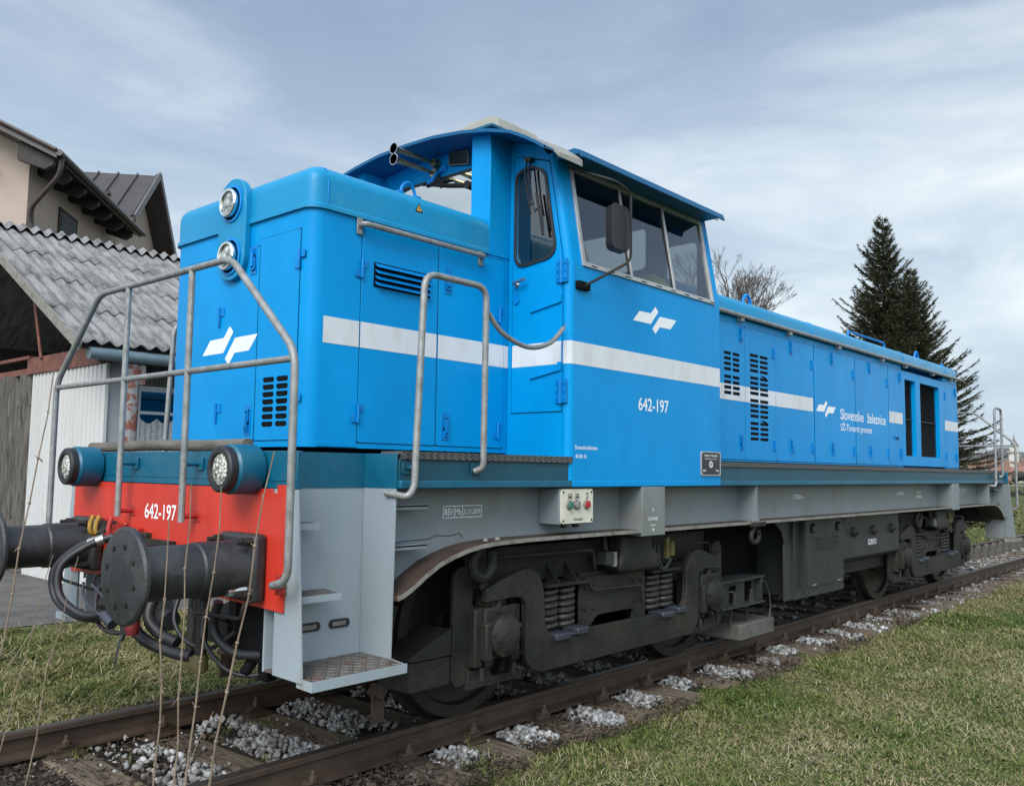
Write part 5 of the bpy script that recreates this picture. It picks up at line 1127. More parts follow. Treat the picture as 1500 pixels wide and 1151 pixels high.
        g.loft([[(xx + a * .20 * w, s * 1.10 + b * .09 * w2, z) for a, b in ((-1, -1), (1, -1), (1, 1), (-1, 1))] for z, w, w2 in ((1.06, .95, .7), (.96, 1.0, .8), (.90, 1.25, 1.1), (.83, 1.30, 1.1), (.80, 1.15, .9))]); part(g, 'brake_cylinder', GRIME, bevel=.02)
        g = G(); g.box(bx - .22, bx - .13, s * 1.18, s * 1.08, .87, .96); jb = part(g, 'junction_box', GRIMEG, bevel=.005); G().box(bx - .135, bx - .10, s * 1.185, s * 1.10, .855, .955).build('box_lid', EDGE, jb, bevel=.004)
        part(G().tube(spl([(bx - .10, s * 1.14, .90), (bx + .0, s * 1.15, .90), (bx + .05, s * 1.13, .98), (bx + .02, s * 1.1, 1.08)], 5), .011, 8), 'cable', GRIME)
        part(G().tube([(bx - .17, s * 1.13, .96), (bx - .15, s * 1.10, 1.10)], .02, 8), 'cable', GRIME)
        for z_, r__, a_, b_ in ((.985, .012, -1.35, -.25), (.955, .009, .25, 1.35), (.70, .010, -.34, .34)):
            part(G().tube(bend([(bx + a_, s * 1.10, z_ + .10), (bx + a_ + .04, s * 1.115, z_), (bx + b_ - .04, s * 1.115, z_ - .01), (bx + b_, s * 1.10, z_ - .14)], .05, 4), r__, 8), 'brake_pipe', GRIME)
        if s < 0:
            g = G(); g.tube([(bx + .67, s * 1.15, .88), (bx + .67, s * 1.15, .99)], .024, 8); g.box(bx + .60, bx + .645, s * 1.15, s * 1.12, .86, 1.02); part(g, 'yellow_valve', YELLD, bevel=.004)
            for k in range(2): part(G().tube(spl([(bx + .44 + .05 * k, s * 1.14, .97), (bx + .45 + .05 * k, s * 1.15, .84), (bx + .55 + .03 * k, s * 1.15, .79), (bx + .66, s * 1.15, .86)], 5), .008, 6), 'cable', GRIMEG)
    for e in (-1, 1):
        wx = bx + e * 1.2585
        g = G(); g.lathe([(.09, -1.05), (.09, 1.05)], (wx, 0, .53), 'y', 16); part(g, 'axle', GRIME)
        g = G(); g.box(wx - e * .70, wx - e * .12, -.45, .45, .25, .85); part(g, 'traction_motor', BLACK, bevel=.05)
        for s in (-1, 1):
            g = G(); g.lathe([(.08, s * .69), (.16, s * .69), (.18, s * .72), (.42, s * .735), (.455, s * .695), (.55, s * .69), (.562, s * .698), (.560, s * .712), (.535, s * .725), (.530, s * .80), (.524, s * .822), (.455, s * .825), (.44, s * .790), (.20, s * .775), (.18, s * .83), (.10, s * .83)], (wx, 0, .53), 'y', 56); wh = part(g, 'wheel', WHEELM, smooth=30)
            g = G(); g.lathe([(.5305, s * .728), (.5315, s * .76), (.5305, s * .795)], (wx, 0, .53), 'y', 56)
            g.f = g.f[:-2]; g.build('wheel_rim', TYREM, wh, smooth=40, fix=True)
bogie(2.797); bogie(10.025)
# sensor carrier behind the front bogie
g = G(); bx0 = 4.33
g.box(bx0 - .06, 5.05, -1.14, -.92, .592, .608); g.box(bx0 - .06, 5.06, -1.14, -.90, .372, .388)
g.plate([(bx0 - .10, .36), (5.0, .375), (5.0, .60), (bx0 - .10, .60)], 'y', -1.08, -1.065, [[(4.50, .40), (4.63, .40), (4.63, .55), (4.50, .55)], [(4.78, .40), (4.92, .40), (4.92, .565), (4.78, .565)]])
g.box(4.99, 5.0, -1.14, -.92, .388, .592); jig = part(g, 'sensor_carrier', GRIMEG, bevel=.003)
for a in (4.56, 4.86):
    g = G(); g.lathe([(.026, 0), (.026, .05), (.018, .055), (.018, .11), (.012, .115)], (a, -1.10, .388), 'z', 10); g.tube([(a, -1.07, .38), (a, -1.05, .22)], .015, 8); g.build('bolt', mat_spring, jig)
MAGM = mat('pale_dusty_block', (0.095, 0.09, 0.078), .8, var=.25, scale=9, stain=(.05, .043, .035), sscale=6, samt=.8, bump=.2, bscale=40)
g = G(); g.box(4.62, 5.27, -1.12, -.68, .085, .215); part(g, 'track_magnet', MAGM, bevel=.008)
part(G().tube(spl([(5.0, -1.10, .56), (5.10, -1.10, .55), (5.20, -1.10, .46), (5.24, -1.10, .32), (5.20, -1.10, .21)], 6), .008, 8), 'cable', GRIMEG)
# battery cabinet, post, fuel tank
g = G(); g.box(5.885, 6.835, -1.155, -.5, .33, 1.078); cab2 = part(g, 'battery_cabinet', GRIMEG, bevel=.006)
g = G(); g.plate(rrect(5.90, 6.82, .42, 1.06, .01, 2), 'y', -1.163, -1.155); cdoor = part(g, 'cabinet_door', GRIMEG, bevel=.002)
for z in (.80, .845, .89):
    G().plate([(-1.163, z), (-1.180, z - .012), (-1.180, z - .016), (-1.163, z - .008)], 'x', 6.12, 6.68).build('louvre', GRIMEG, cdoor)
for a in (6.05, 6.68):
    g = G(); g.box(a - .05, a + .05, -1.165, -1.168, .94, 1.03); lt = g.build('latch_recess', BLACK, cdoor); G().box(a - .03, a + .03, -1.170, -1.180, .952, 1.0).build('latch', GRIMEG, cdoor)
    G().box(a - .04, a + .06, -1.166, -1.172, .43, .445).build('hinge', EDGE, cdoor)
g = G(); g.box(5.46, 5.65, -1.13, -1.12, .33, .86); g.box(5.64, 5.65, -1.15, -1.0, .33, 1.08); g.plate([(5.30, 1.06), (5.64, 1.06), (5.64, .80), (5.50, .86), (5.44, .98)], 'y', -1.12, -1.11); part(g, 'support_post', GRIMEG, bevel=.003)
g = G(); g.plate([(5.65, .33), (5.885, .33), (5.80, .42), (5.66, .36)], 'y', -1.14, -1.0); g.box(5.66, 5.88, -1.10, -.5, .36, 1.08); part(g, 'cabinet_bracket', GRIMEG)
g = G(); g.box(4.5, 5.64, -.78, .9, .42, 1.12); part(g, 'inner_tank', BLACK, bevel=.01)
g = G(); g.plate([(-1.15, .628), (-1.15, 1.078), (1.15, 1.078), (1.15, .628), (.80, .45), (-.80, .45)], 'x', 6.875, 8.58); tk = part(g, 'fuel_tank', GRIMEG, bevel=.012)
for a in (7.14, 7.72, 8.31):
    G().lathe([(.055, -.02), (.05, -.04), (.025, -.06), (.022, -.075), (.001, -.078)][::-1], (a, -1.135, .90), 'y', 14).build('filler_cap', GRIME, tk)
text('lettering', 'GORIVO', LETTER, loco, on_side(7.56, -1.1515, .742), .062, .26, bold=.015)
g = G(); g.box(6.9, 8.7, -.9, .9, .46, .62); g.plate([(6.85, .63), (8.58, .63), (8.45, .44), (6.80, .44)], 'y', -1.0, -.98); part(g, 'tank_skirt', GRIME, bevel=.006)

# --- timber pole lying on the front platform, jacket in the cab
POLEM = mat('grey_timber_pole', (0.13, 0.115, 0.095), .85, var=.4, scale=9, bump=.6, bscale=30, stretch=(3, .4, 3))
g = G(); pp = [(.10 - (y_ - .2) * .04, y_, 1.622 + .004 * math.sin(y_ * 5) + .003) for y_ in np.linspace(1.13, -.60, 14)]; g.tube(pp, .030, 10, r2=.036)
tag(g.build('timber_pole', POLEM, smooth=40, loc=(.1, .2, 1.59)), 'weathered grey timber pole lying across the front platform above the buffer plate', 'timber pole')
g = G(); g.loft([[(3.55 + a * .24 * w, -.92 + b * .13 * w, z) for a, b in ((-1, -1), (-.3, -1.25), (.5, -1), (1, -.4), (1, 1), (0, 1.2), (-1, 1))] for z, w in ((2.86, 1), (2.93, 1.1), (3.0, .9), (3.06, .55), (3.09, .2))])
vest = tag(g.build('safety_vest', VEST, smooth=60, loc=(3.55, -.92, 2.86)), 'crumpled lime yellow high visibility vest behind the rearmost cab side pane', 'safety vest')
g = G(); g.box(3.25, 3.94, -1.2, -.6, 1.63, 2.86); part(g, 'cab_cupboard', CABIN, bevel=.01)

# ================================================================ SHED with corrugated roof (gable end faces the camera side)
ASB = mat('weathered_fibre_cement', (0.235, 0.23, 0.225), .9, var=.22, scale=3, stretch=(2.5, .45, .45), stain=(0.085, 0.083, 0.08), sscale=5.5, samt=.85, sth=(.46, .62), bump=.4, bscale=50)
WCOR = mat('white_corrugated_sheet', (0.50, 0.50, 0.485), .5, var=.04, scale=1, stain=(0.42, 0.40, 0.36), sscale=1.6, samt=.4, stretch=(1, 1, .3))
RUSTB = mat('rust_red_beam', (0.13, 0.045, 0.032), .7, var=.25, scale=4, stain=(0.22, 0.09, 0.055), sscale=7, samt=.7)
PLANK = mat('weathered_grey_planks', (0.13, 0.12, 0.105), .9, var=.5, scale=6, bump=.7, bscale=30, stretch=(5, 5, .4), stain=(.03, .028, .025), sscale=5, samt=.8)
DWOOD = mat('dark_roof_timber', (0.022, 0.018, 0.015), .8, var=.3, scale=8)
SHW = mat('pale_grey_shed_wall', (0.33, 0.345, 0.37), .6, var=.06, scale=3)
PIPEB = mat('blue_grey_pipe', (0.12, 0.17, 0.20), .45, var=.15, scale=6)
PEEL = mat('peeling_paint_post', (0.20, 0.21, 0.215), .8, var=.2, scale=6, stain=(0.16, 0.05, 0.035), sscale=5, samt=1, sth=(.5, .54), bump=.3)
shed = empty('shed', (3.0, 7.7, GZ), 'open timber shed with a grey corrugated fibre cement roof and a white corrugated metal wall', 'shed')
def sp(g, name, m, parent=None, bevel=0, smooth=30): return g.build(name, m, parent or shed, bevel=bevel, smooth=smooth)
EY, EZ, RY, RZ = 7.15, 3.12, 11.75, 5.56
g = G(); nx_ = 240; ny_ = 24; X0, X1 = 2.42, 12.5; vs = []; fs = []
courses = 4
for c in range(courses):
    a0, a1 = c / courses, (c + 1) / courses + .03
    for j in range(3):
        t = a0 + (a1 - a0) * j / 2; y_ = EY + (RY - EY) * t; zb = EZ + (RZ - EZ) * t + (.018 if j == 0 else (.009 if j == 1 else 0))
        for i in range(nx_ * 3 + 1):
            x_ = X0 + (X1 - X0) * i / (nx_ * 3); ph = (x_ / .215) * 2 * PI; vs.append((x_, y_ + (.02 * math.sin(x_ * 7 + c) if j == 0 else 0), zb + .029 * math.cos(ph)))
    W_ = nx_ * 3 + 1; b = c * 3 * W_
    for j in range(2):
        for i in range(W_ - 1): fs.append((b + j * W_ + i, b + j * W_ + i + 1, b + (j + 1) * W_ + i + 1, b + (j + 1) * W_ + i))
g.add(vs, fs); ro = g.build('roof', ASB, shed, smooth=60, fix=False)
so = ro.modifiers.new('thickness', 'SOLIDIFY'); so.thickness = .012
g = G(); vs = []; 
for i in range(nx_ * 3 + 1): x_ = X0 + (X1 - X0) * i / (nx_ * 3); ph = x_ / .215 * 2 * PI; vs += [(x_, RY - .14, RZ - .01 + .045 * math.cos(ph)), (x_, RY + .02, RZ + .10 + .035 * math.cos(ph)), (x_, RY + .18, RZ + .03)]
g.add(vs, [(3 * i + j, 3 * i + 3 + j, 3 * i + 4 + j, 3 * i + 1 + j) for i in range(nx_ * 3) for j in range(2)]); g.build('ridge_tiles', ASB, ro, smooth=60, fix=False)
sl_ = (RZ - EZ) / (RY - EY)
g = G(); g.add([(X0, RY, RZ), (X1, RY, RZ), (X1, 16.4, 3.12), (X0, 16.4, 3.12)], [(0, 1, 2, 3)]); sp(g, 'roof_far_slope', ASB)
g = G(); g.obox((X0 - .015, EY, EZ - .075), (X0 - .015, RY, RZ - .075), .035, .13); sp(g, 'barge_board', EDGE)
for k in range(9):
    y_ = EY + .15 + k * .5; g = G(); z_ = EZ + sl_ * (y_ - EY); g.box(X0 + .02, X1, y_ - .04, y_ + .04, z_ - .15, z_ - .055); sp(g, 'purlin', DWOOD)
for x_ in (2.75, 5.2, 7.8, 10.4):
    g = G(); g.obox((x_, EY + .05, EZ - .20), (x_, RY, RZ - .20), .08, .13); g.obox((x_, 16.4, EZ - .20), (x_, RY, RZ - .20), .08, .13); (x_ > 3) and g.obox((x_, EY + .6, 3.25), (x_, 16, 3.25), .08, .12); sp(g, 'rafter', DWOOD)
g = G(); n = 420; vs = []
for i in range(n + 1):
    y_ = 7.70 + (10.36 - 7.70) * i / n; ph = ((y_ / .14) % 1); dd_ = .055 * min(1, max(0, 4.5 * (abs(ph - .5) - .22)))
    vs += [(3.0 + dd_, y_, GZ - .05), (3.0 + dd_, y_, 2.97)]
g.add(vs, [(2 * i, 2 * i + 1, 2 * i + 3, 2 * i + 2) for i in range(n)]); sp(g, 'corrugated_wall', WCOR, smooth=0)
g = G(); g.box(2.97, 3.06, 7.64, 10.50, 2.93, 3.19); g.box(2.97, 3.06, 10.5, 13.9, 2.93, 3.03); sp(g, 'wall_beam', RUSTB, bevel=.004)
g = G(); g.box(2.95, 3.06, 10.4, 14.0, 2.93 + .25, 2.93 + .30); sp(g, 'beam_flange', RUSTB)
g = G(); g.box(3.005, 3.28, 7.69, 7.72, GZ, 3.00); sp(g, 'wall_return', SHW)
g = G(); g.box(2.985, 3.03, 7.655, 7.705, GZ, 2.93); sp(g, 'corner_trim', WCOR)
for i in range(9):
    y_ = 10.40 + i * .44; w_ = .34 if i % 3 else .20; o_ = random.uniform(-.05, .05)
    if i == 3: continue
    sp(G().obox((3.0 + o_ * .3, y_ + w_ / 2 + o_ * .6, GZ), (3.0, y_ + w_ / 2, 2.93), w_ * 1.15, .03), 'wall_plank', PLANK)
for z in (.5, 2.45): sp(G().box(3.02, 3.07, 10.36, 14, z, z + .1), 'rail_timber', PLANK)
g = G(); g.box(3.3, 12.4, 15.0, 15.05, GZ, 5); g.box(12.3, 12.4, 7.8, 15, GZ, 3.1); sp(g, 'back_wall', DWOOD)
part_g = G(); part_g.tube([(2.95, 9.9, 3.15), (3.0, 10.7, 4.75)], .025, 8); sp(part_g, 'brace_pipe', RUSTB)
g = G(); g.tube([(2.55, 7.22, 2.99), (12.4, 7.22, 3.0)], .085, 14); sp(g, 'gutter_pipe', PIPEB)
g = G(); g.tube([(3.20, 7.30, GZ), (3.20, 7.30, 2.90)], .085, 12); g.box(3.12, 3.36, 7.24, 7.32, 2.62, 2.90); sp(g, 'shed_post', PEEL, bevel=.01)
g = G(); g.box(3.28, 12.3, 7.86, 7.90, GZ, 1.55); g.box(3.28, 12.3, 7.86, 7.90, 2.68, 3.05); g.box(3.28, 3.56, 7.86, 7.90, 1.55, 2.68); g.box(4.40, 12.3, 7.86, 7.90, 1.55, 2.68); sp(g, 'side_wall', PLANK)
WFR = mat('pale_blue_grey_window_frame', (0.42, 0.46, 0.50), .5, var=.05)
g = G(); g.box(3.56, 3.59, 7.84, 7.88, 1.55, 2.68); g.box(4.37, 4.40, 7.84, 7.88, 1.55, 2.68)
for z in (1.52, 2.25, 2.62): g.box(3.56, 4.40, 7.835, 7.88, z, z + .045)
sw = sp(g, 'shed_window', WFR, bevel=.003)
g = G(); g.add([(3.58, 7.865, 1.55), (4.38, 7.865, 1.55), (4.38, 7.865, 2.66), (3.58, 7.865, 2.66)], [(0, 1, 2, 3)]); g.build('pane', GLASSH, sw, smooth=0)
LACE = mat('lace_curtain', (0.36, 0.38, 0.39), .9, var=.45, scale=40)
g = G(); n = 60; vs = []
for i in range(n + 1):
    x_ = 3.59 + .78 * i / n; top = 2.20 - .08 * abs(math.sin((x_ - 3.59) / .26 * PI)) ; vs += [(x_, 7.850 + .008 * math.sin(x_ * 70), 1.42), (x_, 7.850 + .008 * math.sin(x_ * 70), top)]
g.add(vs, [(2 * i, 2 * i + 1, 2 * i + 3, 2 * i + 2) for i in range(n)]); g.build('lace_curtain', LACE, sw, smooth=40, fix=False)

# ================================================================ HOUSE (turned about 40 degrees)
STUC = mat('beige_stucco', (0.40, 0.32, 0.265), .9, var=.06, scale=1.5, bump=.25, bscale=30, stain=(0.33, 0.28, 0.23), sscale=1.0, samt=.5)
BRR = mat('dark_brown_sheet_roof', (0.060, 0.050, 0.045), .45, var=.15, scale=2, metal=.2)
BRS = mat('brown_timber_soffit', (0.030, 0.023, 0.020), .7, var=.3, scale=6)
GUT = mat('brown_gutter', (0.060, 0.045, 0.042), .35, var=.2, scale=8, metal=.3)
SHUT = mat('grey_green_shutter', (0.055, 0.065, 0.062), .6, var=.2, scale=10)
WPL = mat('white_plastic', (0.5, 0.5, 0.48), .5, var=.05)
A_ = Vector((.647, .7625, 0)).normalized(); B_ = Vector((-.7625, .647, 0)).normalized()      # along the eaves; along the gable
HC = Vector((5.1, 17.1, 0))
def H(a, b, z): p = HC + A_ * a + B_ * b; return (p.x, p.y, z)
house = empty('house', tuple(HC + Vector((0, 0, GZ))), 'beige stucco house with dark brown metal roof, brown gutter and downpipe behind the shed', 'house')
def hb(g, a0, a1, b0, b1, z0, z1):
    g.add([H(a, b, z) for z in (z0, z1) for a, b in ((a0, b0), (a1, b0), (a1, b1), (a0, b1))], [(0, 3, 2, 1), (4, 5, 6, 7), (0, 1, 5, 4), (1, 2, 6, 5), (2, 3, 7, 6), (3, 0, 4, 7)]); return g
def hp(g, name, m, parent=None, bevel=0, smooth=30): return g.build(name, m, parent or house, bevel=bevel, smooth=smooth)
ov = .85; sl = .466; ZE = 8.55; HB = 5.0
g = G(); g.add([H(0, 0, GZ), H(0, 2 * HB, GZ), H(0, 2 * HB, ZE + ov * sl - .1), H(0, HB, ZE + (HB + ov) * sl - .1), H(0, 0, ZE + ov * sl - .1), H(6.6, 0, GZ), H(6.6, 0, ZE + ov * sl - .1), H(6.6, 2 * HB, GZ), H(6.6, 2 * HB, ZE + ov * sl - .1), H(6.6, HB, ZE + (HB + ov) * sl - .1)], [(0, 1, 2, 3, 4), (0, 4, 6, 5), (1, 7, 8, 2), (5, 6, 9, 8, 7)])
hp(g, 'wall', STUC, smooth=0)
g = G()
for s, b0 in ((1, -ov), (-1, 2 * HB + ov)):
    t = .14
    g.add([H(-.75, b0, ZE), H(6.35, b0, ZE), H(6.35, HB, ZE + (HB + ov) * sl), H(-.75, HB, ZE + (HB + ov) * sl), H(-.75, b0, ZE - t), H(6.35, b0, ZE - t), H(6.35, HB, ZE + (HB + ov) * sl - t), H(-.75, HB, ZE + (HB + ov) * sl - t)], [(0, 1, 2, 3), (7, 6, 5, 4), (0, 4, 5, 1), (1, 5, 6, 2), (2, 6, 7, 3), (3, 7, 4, 0)])
rf = hp(g, 'roof', BRR)
g = G(); g.tube([H(-.78, -ov - .06, ZE - .02), H(6.38, -ov - .06, ZE - .02)], .075, 12); hp(g, 'gutter', GUT)
g = G(); g.tube([H(-.80, -ov, ZE + .03), H(-.80, HB, ZE + .03 + (HB + ov) * sl)], .05, 8); g.build('verge_trim', GUT, rf)
g = G(); g.tube(bend([H(-.55, -ov - .05, ZE - .08), H(-.50, -ov, ZE - .45), H(-.1, -.12, ZE - 1.15), H(.06, -.10, ZE - 1.45), H(.06, -.10, GZ)], .18, 5), .055, 10); hp(g, 'downpipe', GUT)
for k in range(7):
    a = -.5 + k * 1.05; g = G(); z_ = ZE - .14
    g.add([H(a + i, b, z) for i in (-.08, .08) for b, z in ((-ov + .10, z_ + .02), (0.05, z_ + (ov) * sl), (0.05, z_ + ov * sl - .42), (-ov + .30, z_ - .22), (-ov + .12, z_ - .10))], [(0, 1, 2, 3, 4), (9, 8, 7, 6, 5), (0, 5, 6, 1), (1, 6, 7, 2), (2, 7, 8, 3), (3, 8, 9, 4), (4, 9, 5, 0)]); hp(g, 'rafter_end', BRS)
g = G(); g.tube([H(-.70, .9, ZE + .0), H(.05, .9, ZE + .0)], .10, 4); hp(g, 'rafter_end', BRS)
g = G(); hb(g, 2.0, 3.15, -.03, .02, 6.25, 7.95); wn = hp(g, 'window_shutter', SHUT)
g = G()
for k in range(20): hb(g, 2.05, 3.1, -.055, -.03, 6.3 + k * .082, 6.34 + k * .082)
g.build('slats', SHUT, wn); g = G(); hb(g, 1.93, 3.22, -.05, -.01, 7.95, 8.03); hb(g, 1.93, 2.0, -.05, -.01, 6.2, 7.95); hb(g, 3.15, 3.22, -.05, -.01, 6.2, 7.95); g.build('frame', BRS, wn)
g = G(); hb(g, 4.15, 4.95, -.42, -.08, 7.05, 7.70); ac = hp(g, 'air_conditioner', WPL, bevel=.02)
g = G()
for k in range(9): hb(g, 4.22, 4.62, -.43, -.42, 7.10 + k * .062, 7.125 + k * .062)
g.build('fan_grille', GRIME, ac)
g = G(); hb(g, 5.15, 5.25, -.12, -.02, 6.2, 7.4); hp(g, 'conduit', WPL)
# wing with its own steeper gable
WA, WBz, WB0 = 9.25, 11.3, -.55
def wing(g, da, z, b): return H(WA + da, b, z)
hwid, drop = 2.75, 2.22
g = G(); g.add([H(WA - 2.25, .10, GZ), H(WA + 2.25, .10, GZ), H(WA + 2.25, .10, WBz - drop * 2.25 / hwid - .12), H(WA, .10, WBz - .12), H(WA - 2.25, .10, WBz - drop * 2.25 / hwid - .12), H(WA - 2.25, 8, GZ), H(WA - 2.25, 8, WBz - drop * 2.25 / hwid - .12), H(WA + 2.25, 8, GZ), H(WA + 2.25, 8, WBz - drop * 2.25 / hwid - .12)], [(0, 1, 2, 3, 4), (0, 4, 6, 5), (1, 7, 8, 2)])
hp(g, 'wall', STUC, smooth=0)
g = G()
for s in (-1, 1):
    t = .16; q = [H(WA + s * hwid, WB0, WBz - drop), H(WA, WB0, WBz), H(WA, 8, WBz), H(WA + s * hwid, 8, WBz - drop)]
    g.add(q + [(x_, y_, z_ - t) for x_, y_, z_ in q], [(0, 1, 2, 3), (7, 6, 5, 4), (0, 4, 5, 1), (1, 5, 6, 2), (2, 6, 7, 3), (3, 7, 4, 0)])
rf2 = hp(g, 'roof', BRR)
g = G()
for k in range(9):
    b = WB0 + .08 + k * .62; g.obox(H(WA - hwid, b, WBz - drop + .03), H(WA, b, WBz + .03), .05, .07)
g.build('standing_seams', BRR, rf2)
g = G(); g.obox(H(WA - hwid * .55, WB0 + 1.1, WBz - drop * .55 + .09), H(WA - hwid * .55, WB0 + 1.75, WBz - drop * .55 + .09), .12, .10); g.build('snow_guard', BRS, rf2)
g = G()
for s in (-1, 1): g.obox(H(WA + s * hwid * 1.0, WB0 - .03, WBz - drop - .02), H(WA, WB0 - .03, WBz + .03), .06, .22)
g.build('verge_board', mat('grey_brown_verge', (.11, .10, .095), .5), rf2)
for b in (WB0 + .35,):
    for s in (-1, 1): g = G(); g.obox(H(WA + s * 2.4, WB0 + .05, WBz - 2.22), H(WA + s * 2.4, .1, WBz - 2.22), .14, .16); hp(g, 'rafter_end', BRS)

# ================================================================ TREES
BARK = mat('dark_bark', (0.045, 0.036, 0.028), .9, var=.3, scale=10, bump=.5, bscale=20)
TWIG = mat('bare_twigs', (0.085, 0.068, 0.058), .9, var=.3, scale=5)
NEED = mat('spruce_needles', (0.036, 0.039, 0.019), .75, var=.3, scale=1.2, island=.55, spec=.25, stain=(0.060, 0.058, 0.022), sscale=.9, samt=.7, sth=(.45, .65))
CONE = mat('brown_cones', (0.09, 0.05, 0.03), .8, var=.3, island=.3)
def spruce(base, h, rad, label, seed, lean=0.0):
    rg = random.Random(seed); nr = np.random.default_rng(seed)
    t = empty('spruce_tree', base, label, 'tree', 'tall spruces behind the locomotive')
    g = G(); g.tube([(base[0] + lean * k / 12 * h, base[1], base[2] + h * k / 12) for k in range(13)], .20, 8, r2=.01)
    br = G(); segs = []
    z = h * .04; lvl = 0
    while z < h * .985:
        f = z / h; R = rad * (1 - f) ** .95 * (1.0 if f > .05 else .8) + .07
        nb = 15 if f < .7 else (9 if f < .88 else 5)
        off = rg.uniform(0, 6)
        for k in range(nb):
            a = off + 2 * PI * k / nb + rg.uniform(-.35, .35); Ln = R * rg.uniform(.50, 1.12)
            if rg.random() < .12: Ln *= 1.25
            zz0 = z + rg.uniform(-.12, .12); up = .50 * f + .02
            P = []
            for q in range(7):
                s = q / 6; rr = Ln * s; a += rg.uniform(-.05, .05); P.append(Vector((base[0] + lean * f * h + math.cos(a) * rr, base[1] + math.sin(a) * rr, base[2] + zz0 + Ln * (up * s - .55 * s * s * (1 - f) + .40 * s ** 3))))
            br.tube(P, .022 * (1 - f) + .008, 4, caps=False, r2=.004); segs.append((P, Ln, f))
        z += .16 + .06 * (1 - f); lvl += 1
    g.build('trunk', BARK, t, smooth=60); br.build('branches', BARK, t, smooth=0, fix=False)
    # needle sprays: flat twigs that fan out from each branch and hang a little
    V = []; 
    for P, Ln, f in segs:
        n = int(24 + 105 * Ln)
        for _ in range(n):
            s = rg.random() ** .75; i = min(5, int(s * 6)); p = P[i].lerp(P[i + 1], s * 6 - i); dr = (P[i + 1] - P[i]).normalized()
            side = Vector((-dr.y, dr.x, 0)).normalized() * rg.choice((-1, 1))
            dd_ = (dr * rg.uniform(.4, 1.0) + side * rg.uniform(.0, 1.0) + Vector((0, 0, rg.uniform(-.55, .30)))).normalized()
            l_ = rg.uniform(.12, .30) * (1.15 - .45 * s); w_ = dd_.cross(Vector((rg.uniform(-1, 1), rg.uniform(-1, 1), rg.uniform(-1, 1)))).normalized() * rg.uniform(.008, .016)
            V += [p - w_ * .7, p + dd_ * l_ * .5 + w_ - dd_ * .0, p + dd_ * l_, p + dd_ * l_ * .5 - w_]
    V = np.array([v[:] for v in V]) - np.array(base); n = len(V) // 4; k4 = (np.arange(n) * 4)[:, None]
    o = np_mesh('crown', V, np.concatenate([k4 + np.array([[0, 1, 2]]), k4 + np.array([[0, 2, 3]])]), NEED); o.parent = t
    return t
spruce((31.7, 6.75, GZ), 11.55, 3.5, 'tallest spruce tree, with the highest pointed tip, behind the long blue hood', 3)
spruce((31.3, 5.65, GZ), 9.2, 3.5, 'shorter, broader spruce tree just right of the tallest one, above the rear platform', 5)
def bare(name, base, h, spread, label, seed, trunk_h, depth=6, r=.12, cat='tree', m=TWIG):
    rg = random.Random(seed); t = empty(name, base, label, cat); g = G(); gt = G()
    def grow(p, dr, ln, rr, lv):
        q = p + dr * ln; mid = p + dr * ln * .5 + Vector((rg.uniform(-1, 1), rg.uniform(-1, 1), rg.uniform(-.5, 1))) * ln * .07
        (gt if lv == 0 else g).tube([p, mid, q], rr, 5 if lv < 3 else 3, caps=False, r2=rr * .68)
        if lv >= depth: return
        for k in range(3 if lv < 4 else rg.choice((2, 3, 3))):
            ax = Vector((rg.uniform(-1, 1), rg.uniform(-1, 1), rg.uniform(-.3, .3))).normalized()
            nd = (dr + ax * rg.uniform(.35, .85) * spread + Vector((0, 0, .10))).normalized(); grow(q - dr * ln * rg.uniform(0, .25), nd, ln * rg.uniform(.60, .76), max(rr * .62, .0045), lv + 1)
    b = Vector(base); grow(b, Vector((.02, 0, 1)), trunk_h, r, 0)
    gt.build('trunk', BARK, t, smooth=60, fix=False); g.build('crown', m, t, smooth=0, fix=False); return t
bare('bare_tree', (23.2, 10.4, GZ), 9, .74, 'leafless round crowned tree seen just right of the cab roof', 14, 3.3, 8, .14)
for k, (x_, y_, tr, lab) in enumerate(((62, 11.2, 1.5, 'leafless shrub nearest the spruces, behind the rear handrail'), (66, 9.3, 1.3, 'leafless shrub at the right, beside the small brown roofed barn'))):
    bare('bare_shrub', (x_, y_, GZ), 4, 1.25, lab, 20 + k, tr, 6, .07, 'shrub')
g = G(); 
